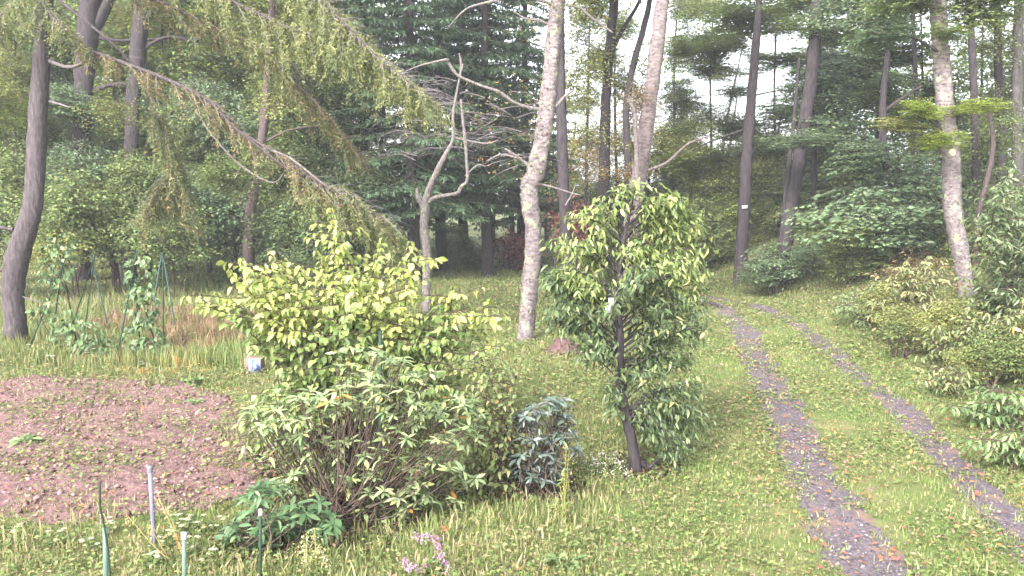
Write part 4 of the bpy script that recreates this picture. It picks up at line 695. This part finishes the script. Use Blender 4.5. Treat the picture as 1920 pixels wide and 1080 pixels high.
ey = np.array([e[0] for e in ENV]); el = np.array([e[1] for e in ENV]); er = np.array([e[2] for e in ENV])
for k in range(300):
    yy = rs.uniform(338, 862); l, rr_ = np.interp(yy, ey, el), np.interp(yy, ey, er)
    if rs.rand() > (rr_ - l) / 310: continue
    xx = rs.uniform(l, rr_) if rs.rand() < .6 else rs.choice([l + rs.rand() * 25, rr_ - rs.rand() * 25]); hw = (rr_ - l) / 2; u = (xx - (l + rr_) / 2) / hw; dy = math.sqrt(max(.02, 1 - u * u)) * hw * mpp(Yt) * rs.uniform(-1, 1)
    e = at(xx, yy + 12, Yt + dy); hz_ = e[2] - max(.25, .45 * np.hypot(e[0] - TS[30][0], dy)); i = np.argmin(np.abs(TS[:, 2] - max(.55, hz_))); q = TS[i]; H = e - q; mid = q + H * .5 + np.array([0, 0, .12])
    b = MB(); tube(b, [q, mid, e], [.012, .008, .003], 5, 8); part(r, 'limb', b, BARK['dark']); S = spline([q, mid, e], 30); n = int(np.linalg.norm(H) / .018) + 6
    for j in range(n):
        t = .3 + .7 * (j + rs.rand()) / n; p = S[min(29, int(t * 29))] + rs.normal(size=3) * .05; d = H / np.linalg.norm(H) * .5 + hdir(rs) * .8 + np.array([0, 0, -rs.uniform(.2, 1.3)]); L.add(p, d, np.array([0, 0, 1.]) + hdir(rs) * .6, .095 * rs.uniform(.5, 1.35))
LA, LB = split_leaves(L, 2.35)  # upper leaves get a brighter, yellower palette: light from above painted in
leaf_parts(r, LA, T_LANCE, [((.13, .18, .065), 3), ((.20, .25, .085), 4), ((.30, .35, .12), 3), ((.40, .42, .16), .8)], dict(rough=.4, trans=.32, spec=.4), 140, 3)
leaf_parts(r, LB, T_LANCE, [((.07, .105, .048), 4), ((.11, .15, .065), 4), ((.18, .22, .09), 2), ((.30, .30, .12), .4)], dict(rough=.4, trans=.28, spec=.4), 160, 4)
for (px, py) in ((1146, 566), (1140, 580)):
    b = MB(); c0 = at(px, py, Yt - .75); b.add([c0 + np.array(v) for v in ((-.03, 0, -.045), (.03, .004, -.045), (.03, 0, .045), (-.03, .004, .045), (-.03, .006, -.045), (.03, .01, -.045), (.03, .006, .045), (-.03, .01, .045))], None, [[0, 1, 2, 3], [4, 7, 6, 5], [0, 4, 5, 1], [3, 2, 6, 7], [0, 3, 7, 4], [1, 5, 6, 2]], (.75, .72, .76)); part(r, 'tag', b, LM['attr'], smooth=False)
    b = MB(); tube(b, [c0 + (0, .003, .045), at(px + 8, py - 30, Yt - .4), at(1163, py - 40, Yt)], [.003, .003, .004], 4, 5); part(r, 'tag_tie', b, BARK['stem'])

rs = np.random.RandomState(351); p0 = G(925, 925); r = thing('twiggy_shrub', Vector(p0), 'loose twiggy shrub with small olive leaves between the two rhododendrons', 'shrub'); L = Leaves()
arch_shrub(r, p0, [at(a, b_, p0[1] + rs.uniform(-.5, .5)) for a, b_ in [(890, 640), (905, 700), (930, 660), (950, 690), (970, 670), (940, 740), (900, 760), (965, 740), (915, 800), (880, 820), (950, 810), (870, 860), (930, 860), (905, 880), (860, 900)] for _ in range(2)], rs, L, .075, f0=.2, step=.09, side=.22, hang=.3, rad=.008, spread=.2, nside=.6)
leaf_parts(r, L, T_OVAL, [((.14, .18, .07), 4), ((.20, .23, .09), 3), ((.30, .29, .13), 1.5), ((.40, .24, .10), .4)], dict(rough=.5, trans=.35, spec=.3), 150, 351)

# leafy shrubs on the right bank
def bank_shrub(label, px, py, tips, pal, seed, size=.12, tpl=T_LANCE, hang=.5, rough=.4, dep=.8, nobj=200, step=.085):
    rs = np.random.RandomState(seed); p0 = G(px, py); r = thing('bank_shrub', Vector(p0), label, 'shrub', 'leafy shrubs on the right bank'); L = Leaves()
    arch_shrub(r, p0, [at(a, b_, p0[1] + rs.uniform(-dep, dep)) for a, b_ in tips for _ in range(2)], rs, L, size, f0=.3, step=step, side=.4, hang=hang, rad=.012, spread=.2, nside=.7); leaf_parts(r, L, tpl, pal, dict(rough=rough, trans=.3, spec=.45), nobj, seed); return r
PALE = [((.20, .24, .09), 4), ((.28, .29, .13), 3), ((.13, .18, .07), 3), ((.40, .30, .12), .7)]
bank_shrub('pale leafy shrub arching over the bank below the yellow-spotted tree', 1800, 690, [(1735, 640), (1760, 610), (1730, 670), (1800, 590), (1780, 650), (1830, 600), (1850, 640), (1820, 560), (1760, 680), (1840, 680), (1870, 590)], PALE, 401)
bank_shrub('shrub at the right frame edge with one orange leaf', 1900, 720, [(1890, 590), (1920, 560), (1860, 650), (1900, 640), (1940, 610), (1880, 690), (1930, 680), (1960, 560)], PALE + [((.5, .25, .05), .25)], 402)
bank_shrub('low green shrub spilling down the bank at the lower right', 1890, 800, [(1830, 740), (1800, 770), (1870, 720), (1850, 780), (1900, 760), (1930, 730), (1820, 790), (1950, 780)], [((.12, .19, .07), 4), ((.18, .25, .10), 3), ((.26, .29, .12), 1)], 403, .13)
bank_shrub('tall shrub with glossy pale tiers overhanging the right frame edge', 1960, 640, [(1840, 400), (1870, 370), (1850, 440), (1890, 330), (1900, 300), (1880, 460), (1920, 400), (1900, 500), (1850, 500), (1940, 350), (1870, 540), (1930, 450), (1910, 560)], [((.15, .20, .095), 4), ((.24, .28, .15), 3), ((.10, .145, .065), 3)], 404, .14, T_LANCE, .3, .3, 1.2, 300, .085)

bank_shrub('loose yellowing shrub on the bank edge left of the pale arching one', 1690, 640, [(1640, 560), (1670, 520), (1700, 490), (1740, 480), (1720, 540), (1690, 580), (1760, 560), (1650, 600), (1770, 500), (1730, 600)], [((.24, .25, .11), 4), ((.34, .31, .14), 3), ((.16, .20, .09), 3)], 405, .14, hang=.4, nobj=150)
bank_shrub('leafy shrub between the yellow-spotted trunk and the right frame edge', 1880, 640, [(1830, 520), (1850, 480), (1880, 520), (1900, 560), (1840, 560), (1870, 600), (1910, 500)], [((.16, .22, .10), 4), ((.23, .27, .12), 3), ((.33, .31, .12), .8)], 406, .14, nobj=150)
bank_shrub('low grassy-green shrub at the bank foot beyond the pale arching one', 1640, 610, [(1580, 560), (1610, 540), (1640, 530), (1600, 590), (1660, 580), (1560, 580)], [((.16, .22, .10), 4), ((.22, .27, .12), 3)], 407, .13, nobj=60, dep=.6)

bank_shrub('spreading weedy shrub at the track edge below the pale arching one', 1790, 745, [(1730, 690), (1760, 700), (1800, 690), (1830, 710), (1780, 725), (1740, 715)], PALE, 408, .11, nobj=120, dep=.5)
bank_shrub('weedy green clump at the lower right frame edge', 1925, 880, [(1880, 830), (1900, 810), (1930, 800), (1860, 850), (1950, 840), (1915, 850)], [((.14, .21, .08), 4), ((.20, .27, .11), 3), ((.28, .31, .13), 1)], 409, .11, nobj=120, dep=.5)

# ------------------------------------------------------------------ bean frames and vines in the garden
M_POLE = flat_mat('pole_green', (.022, .042, .03)); M_POLEB = flat_mat('pole_blue', (.10, .16, .16)); M_STEEL = flat_mat('stake_grey', (.15, .15, .19), .4); M_PALE = flat_mat('stake_pale_green', (.11, .16, .13), .5); M_WHITE = flat_mat('white_cap', (.40, .40, .42))
def pole_frame(label, Yd, poles):
    b0 = at(*poles[0][0], Yd); r = thing('bean_tripod', Vector(ground(b0[0], Yd)), label, 'garden frame', 'bean pole frames')
    for (A, B, dy, m) in poles:
        a = at(*A, Yd); c = at(*B, Yd + dy); c = a + (c - a) * max(1, (a[2] - float(gz(c[0], c[1])) + .1) / max(.05, a[2] - c[2])); b = MB(); tube(b, [a, c], [.014, .017], 6, 4); part(r, 'pole', b, m)
pole_frame('crossed dark poles wrapped in vine nearest the leaning conifer', 18.6, [((138, 448), (66, 625), -.4, M_POLE), ((113, 478), (132, 580), .4, M_POLE), ((120, 470), (100, 620), .7, M_POLE)])
pole_frame('bare tripod of dark poles between the two vine columns', 20.5, [((178, 478), (162, 592), -.3, M_POLE), ((170, 478), (190, 560), .5, M_POLEB), ((177, 482), (148, 572), .6, M_POLE)])
pole_frame('poles standing inside the tall dense vine column', 18.2, [((257, 470), (240, 560), -.3, M_POLE), ((243, 482), (290, 640), .3, M_POLE), ((250, 480), (262, 640), .5, M_POLE)])
pole_frame('slim blue-green tripod right of the dense vine column', 20.0, [((305, 474), (306, 590), -.2, M_POLE), ((303, 478), (292, 545), .4, M_POLEB), ((306, 478), (326, 600), .5, M_POLEB)])
def vine(label, px, Yd, blobs, seed, pal, size=.13, n=46):
    rs = np.random.RandomState(seed); p0 = ground((px - 960) / F * Yd, Yd); r = thing('bean_vine', Vector(p0), label, 'vine', 'vines and leafy crops in the garden'); L = Leaves()
    for (cx, cy_, rx, ry, m) in blobs:
        for k in range(m):
            d = rs.normal(size=3); d /= np.linalg.norm(d); e = at(cx + d[0] * rx, cy_ + d[2] * ry, Yd + d[1] * rx * mpp(Yd)); e[2] = max(e[2], gz(e[0], e[1]) + .06); L.add(e, np.array([d[0], d[1] - .3, -.6]) + rs.normal(size=3) * .4, np.array([d[0] * .6, d[1] * .6 - .4, 1.]) + rs.normal(size=3) * .4, size * rs.uniform(.6, 1.25))
    b = MB(); P = [p0] + [at(c[0], c[1], Yd) for c in sorted(blobs, key=lambda c: -c[1])]; tube(b, P, [.012, .008, .004], 5, 14); part(r, 'stem', b, BARK['stem']); leaf_parts(r, L, T_OVAL, pal, dict(rough=.45, trans=.3, spec=.4), min(200, len(L.p)), seed)
VP = [((.09, .145, .055), 4), ((.13, .20, .08), 3), ((.06, .10, .04), 3), ((.26, .30, .15), 1)]
vine('loose vine climbing the crossed poles by the conifer', 100, 18.4, [(105, 490, 34, 36, 90), (90, 550, 24, 30, 40), (115, 455, 24, 16, 30), (75, 590, 18, 18, 16)], 501, VP)
vine('tall dense column of dark green vine', 265, 18.0, [(262, 510, 26, 30, 110), (265, 570, 28, 36, 130), (268, 630, 34, 30, 110), (285, 645, 30, 16, 40)], 502, VP)
vine('bushy leafy crop at the foot of the garden left of the vine column', 145, 18.0, [(145, 625, 45, 26, 120), (175, 650, 40, 16, 60), (120, 600, 26, 20, 40)], 503, VP)

# ------------------------------------------------------------------ small objects
p = G(472, 702); r = thing('box', Vector(p), 'small blue and white box half sunk in weeds left of the yellow-green shrub', 'box')
def bxm(mb, lo, hi, col=(1, 1, 1)):
    x0, y0, z0 = lo; x1, y1, z1 = hi; mb.add([(x0, y0, z0), (x1, y0, z0), (x1, y1, z0), (x0, y1, z0), (x0, y0, z1), (x1, y0, z1), (x1, y1, z1), (x0, y1, z1)], None, [[0, 3, 2, 1], [4, 5, 6, 7], [0, 1, 5, 4], [1, 2, 6, 5], [2, 3, 7, 6], [3, 0, 4, 7]], col)
s = mpp(p[1]); b = MB(); bxm(b, p + np.array([-13 * s, 0, -.03]), p + np.array([18 * s, .26, 31 * s])); o = part(r, 'body', b, rock_mat('box_brown', [(.3, (.10, .07, .06)), (.7, (.22, .16, .13))], 8), smooth=False); md = o.modifiers.new('edge', 'BEVEL'); md.width = .012; md.segments = 2
b = MB(); bxm(b, p + np.array([-5 * s, -.006, 3 * s]), p + np.array([17.6 * s, -.001, 30 * s])); part(r, 'label_panel', b, rock_mat('box_label', [(.42, (.30, .31, .34)), (.5, (.20, .23, .33)), (.56, (.06, .09, .24))], 3.2, bump=.1, stretch=(5, 1, 1.5), detail=2), smooth=False)
p = G(1056, 664); b = MB(); s = mpp(p[1]); th = np.linspace(0, 2 * math.pi, 29)[:-1]; V = [p + (0, 0, 28 * s)]; rs = np.random.RandomState(77); rings = 7
for k in range(1, rings + 1):
    t = k / rings
    for a in th: rr = 40 * s * t * (1 + .12 * math.sin(3 * a + 1) + .06 * rs.normal()); V.append(p + (rr * math.cos(a) * 1.05, rr * math.sin(a) * .8, 28 * s * (1 - t ** 1.6) * (1 + .1 * rs.normal()) - (.05 if k == rings else 0)))
m = 28; T = [[0, 1 + j, 1 + (j + 1) % m] for j in range(m)]; Qd = [[1 + (k - 1) * m + j, 1 + k * m + j, 1 + k * m + (j + 1) % m, 1 + (k - 1) * m + (j + 1) % m] for k in range(1, rings) for j in range(m)]
b.add(V, T, Qd); r = thing('soil_mound', Vector(p), 'heap of dark reddish-brown soil at the foot of the lichened tree', 'mound'); part(r, 'heap', b, rock_mat('mound_soil', [(.3, (.06, .035, .035)), (.6, (.14, .085, .08)), (.8, (.21, .14, .125))], 12, bump=1, bdist=.05))
b = MB(); n = 120; a = rs.rand(n) * 6.28; rr = np.sqrt(rs.rand(n)) * 40 * s; pos = np.stack([p[0] + rr * np.cos(a), p[1] + rr * np.sin(a) * .8, p[2] + 28 * s * (1 - (rr / (40 * s)) ** 1.6)], -1); put(b, T_DIA, pos, rnd_dir(n, rs) * (1, 1, .3), np.array([0, 0, 1.]) + .4 * rnd_dir(n, rs), rs.uniform(.03, .08, n), np.array([.2, .12, .09]) * rs.uniform(.5, 1.5, (n, 1))); part(r, 'leaf_litter', b, LM['attr'], 'stuff')
def brush(label, px, py, Yd, rx, rz, seed):
    rs = np.random.RandomState(seed); c = at(px, py, Yd); p0 = ground(c[0], Yd); r = thing('brush_heap', Vector(p0), label, 'brush heap', 'heaps of dead reddish brush'); b = MB(); t = MB(); s = mpp(Yd)
    for k in range(46):
        e = c + np.array([rs.normal() * rx * s * .55, rs.normal() * rx * s * .4, rs.normal() * rz * s * .5]); e[2] = max(e[2], p0[2] + .1); q = p0 + np.array([rs.normal() * .5, rs.normal() * .4, 0]); tube(t, [q, (q + e) / 2 + rs.normal(size=3) * .2, e], [.025, .017, .006], 4, 5)
        m = 34; pos = e + rs.normal(size=(m, 3)) * np.array([.28, .28, .2]); f = rnd_dir(m, rs); f[:, 2] -= .4; put(b, T_DIA, pos, f, rnd_dir(m, rs), rs.uniform(.1, .18, m), np.array([.20, .07, .065]) * rs.uniform(.5, 1.5, (m, 1)))
    part(r, 'branches', t, BARK['red'], 'stuff'); part(r, 'dead_leaves', b, LM['attr'], 'stuff')
brush('heap of dead reddish brush left of the lichened trunk, under the spruces', 962, 462, 38, 36, 22, 1)
brush('dead reddish brush showing between the dark trunk and the small leafy tree', 1080, 415, 35, 26, 34, 2)
def stake(label, px, y0, y1, wpx, mat, bend=(), cap=None, name='stake', cat='stake', Yd=None):
    p0 = G(px[1], y1) if Yd is None else at(px[1], y1, Yd); 
    if Yd is not None: p0[2] = float(gz(p0[0], p0[1]))
    Yd = p0[1]; r = thing(name, Vector(p0), label, cat, 'garden stakes'); P = [p0 - (0, 0, .1)] + [at(a, b_, Yd) for a, b_ in bend] + [at(px[0], y0, Yd)]; b = MB(); tube(b, P, [wpx * mpp(Yd) / 2] * 2, 8, 3 + 4 * len(bend), .02); part(r, 'shaft', b, mat)
    if cap: b = MB(); e = P[-1]; tube(b, [e - (0, 0, .02), e + (0, 0, .035)], [wpx * mpp(Yd) * .65] * 2, 8, 3); part(r, 'cap', b, cap)
stake('grey metal stake standing in the bare soil at lower left', (281, 290), 880, 1025, 9, M_STEEL, cap=M_STEEL)
stake('thin dark curved cane at the lower left edge', (187, 212), 905, 1150, 4, M_POLE, [(205, 1060), (198, 1000), (188, 950)])
stake('pale green stake crossing the dark curved cane', (197, 199), 990, 1140, 10, M_PALE)
stake('short grey-green stake topped with a pale cap', (345, 346), 1006, 1130, 9, M_PALE, cap=M_WHITE)
stake('dark green stake with a white tip against the low rhododendron', (488, 488), 962, 1110, 6, M_POLE, cap=M_WHITE)
stake('short green stake rising out of the yellow-green shrub', (713, 713), 620, 900, 7, M_POLE, Yd=10.4)

# ------------------------------------------------------------------ flowers and tall weeds
def weed(name, label, cat, group, px, py, stems, draw, Yd=None, bark_col=(.16, .2, .07)):
    p0 = G(px, py); Yd = p0[1]; r = thing(name, Vector(p0), label, cat, group); sb = MB(); fl = MB(); lf = MB()
    for (tx, ty) in stems:
        e = at(tx, ty, Yd + RS.normal() * .06); q = p0 + (RS.normal() * .05, RS.normal() * .05, -.02); S = tube(sb, [q, (q + e) / 2 + RS.normal(size=3) * .02, e], [.006, .005, .003], 5, 8, col=bark_col)
        n = 9; i = RS.randint(1, 7, n); f = rnd_dir(n); f[:, 2] *= .4; put(lf, T_NAR, S[i], f, np.array([0, 0, 1.]) + .3 * rnd_dir(n), .09 * RS.uniform(.6, 1.3, n), np.array([.17, .23, .08]) * RS.uniform(.7, 1.3, (n, 1)))
        draw(fl, e, S)
    part(r, 'stems', sb, LM['attr']); part(r, 'leaves', lf, LM['attr'], 'stuff'); part(r, 'flowers', fl, LM['attr'], 'stuff'); return r
def daisy(c, n=9, rad=.03, ctr=(.5, .4, .1)):
    def d(mb, e, S):
        a = np.arange(n) * 6.28 / n; f = np.stack([np.cos(a), np.sin(a), np.full(n, .15)], -1); put(mb, T_DIA, np.repeat([e], n, 0), f, np.tile([0, 0, 1.], (n, 1)), rad, np.array(c) * RS.uniform(.85, 1.1, (n, 1))); tube(mb, [e - (0, 0, .004), e + (0, 0, .008)], [rad * .3, rad * .2], 6, 2, col=ctr)
    return d
def panicle(c, L_=.25, n=60, sz=.025, sp=.05):
    def d(mb, e, S):
        t = RS.rand(n); pos = e - np.array([0, 0, 1]) * (t * L_)[:, None] + RS.normal(size=(n, 3)) * (sp * (.3 + t))[:, None] * (1, 1, .5); put(mb, T_DIA, pos, rnd_dir(n), rnd_dir(n), sz * RS.uniform(.7, 1.4, n), np.array(c) * RS.uniform(.75, 1.15, (n, 1)))
    return d
weed('pink_flower', 'pink and mauve flower cluster at the bottom edge centre', 'flower', None, 810, 1085, [(822, 1020), (780, 1000), (800, 1002), (815, 1004), (800, 1050), (835, 1052), (785, 1068), (760, 1050), (842, 1062), (770, 1060), (826, 1040)], panicle((.52, .30, .46), .05, 40, .024, .03))
weed('orange_seedhead', 'single orange flower head behind the pink flowers', 'flower', None, 836, 1020, [(833, 988)], panicle((.46, .20, .10), .05, 50, .024, .025))
weed('goldenrod', 'tall yellow goldenrod left of the white asters', 'flower', None, 1052, 985, [(1062, 830), (1066, 850), (1056, 880), (1050, 910), (1040, 940), (1066, 900)], panicle((.46, .41, .12), .3, 30, .02, .03), bark_col=(.3, .3, .1))
weed('white_aster', 'clump of creamy white asters at the foot of the small tree', 'flower', None, 1125, 900, [(1085, 840), (1100, 850), (1115, 860), (1130, 850), (1150, 850), (1165, 865), (1175, 885), (1160, 890), (1105, 880), (1140, 880), (1120, 895)], panicle((.62, .58, .48), .12, 45, .024, .07))
weed('straw_stalk', 'arching straw-coloured dead stalks beside the grey metal stake', 'dead weed', None, 345, 1065, [(240, 968), (298, 935), (310, 950), (330, 1000), (322, 985), (280, 985)], panicle((.52, .40, .2), .1, 14, .03, .03), bark_col=(.52, .36, .16))
weed('yellow_weed', 'pale yellow flowering weed in front of the large rhododendron', 'flower', None, 590, 1085, [(575, 1000), (590, 990), (600, 1020), (570, 1030), (610, 1040), (585, 1050)], panicle((.60, .56, .28), .2, 60, .022, .05), bark_col=(.4, .38, .16))
for k in range(16):
    px, py = random.uniform(-20, 560), random.uniform(985, 1100); py = max(py, 985 + (px < 60) * 20)
    weed('white_weed', 'low white-flowered weed among the grass at the near left edge', 'flower', 'white flowering weeds at the near left edge', px, py, [(px + random.uniform(-16, 16), py - random.uniform(14, 40)) for _ in range(5)], daisy((.66, .66, .5), 6, .032, (.5, .5, .2)))
for k in range(10):
    px = random.uniform(30, 420); py = random.uniform(640, 700)
    weed('white_weed', 'small white-flowered weed in the far garden edge grass', 'flower', 'white flowering weeds along the far garden edge', px, py, [(px + random.uniform(-10, 10), py - random.uniform(6, 20)) for _ in range(4)], daisy((.62, .64, .55), 6, .055, (.5, .5, .3)))

for (lab, px, py, n, sz) in [('leafy green weed rosette at the far right corner of the soil bed', 362, 722, 16, .16), ('small green weed rosette in the soil bed below the corner one', 366, 762, 12, .14), ('broad grey-green weed clump on the left of the soil bed', 50, 832, 26, .15), ('bright pale weed rosette at the bottom edge right of the pink flowers', 1065, 1068, 18, .12)]:
    p = G(px, py); r = thing('weed_rosette', Vector(p), lab, 'weed', 'weed rosettes'); L = Leaves(); rs = np.random.RandomState(px)
    for k in range(n): d = hdir(rs); L.add(p + d * rs.uniform(0, .12) + (0, 0, .05), d + np.array([0, 0, rs.uniform(.1, .8)]), np.array([0, 0, 1.]) + rs.normal(size=3) * .2, sz * rs.uniform(.6, 1.2))
    leaf_parts(r, L, T_OVAL, [((.17, .25, .10), 3), ((.24, .32, .15), 2)], dict(rough=.5, trans=.3, spec=.3), 40, px)
b = MB(); e0, e1 = G(1318, 571), G(1352, 579); tube(b, [e0 + (0, 0, .05), (e0 + e1) / 2 + (0, .05, .09), e1 + (0, 0, .05)], [.05, .06, .035], 8, 9, .12); r = thing('fallen_branch', Vector(e0), 'short dark branch lying across the far end of the left rut', 'branch'); part(r, 'stick', b, BARK['dark'])

# ------------------------------------------------------------------ damp morning air
b = MB(); bxm(b, (-1150, -1150, -1.6), (1150, 1150, 30)); hz = link('haze', b.mesh('haze', None, False)); hz['kind'] = 'stuff'; hz['label'] = 'thin pale morning haze filling the clearing and the wood'
hm, t = new_mat('haze_air'); v = N(t, 'ShaderNodeVolumePrincipled'); v.inputs['Color'].default_value = (.92, .95, 1, 1); v.inputs['Density'].default_value = .0011; o = N(t, 'ShaderNodeOutputMaterial'); t.links.new(v.outputs[0], o.inputs['Volume']); hz.data.materials.append(hm)
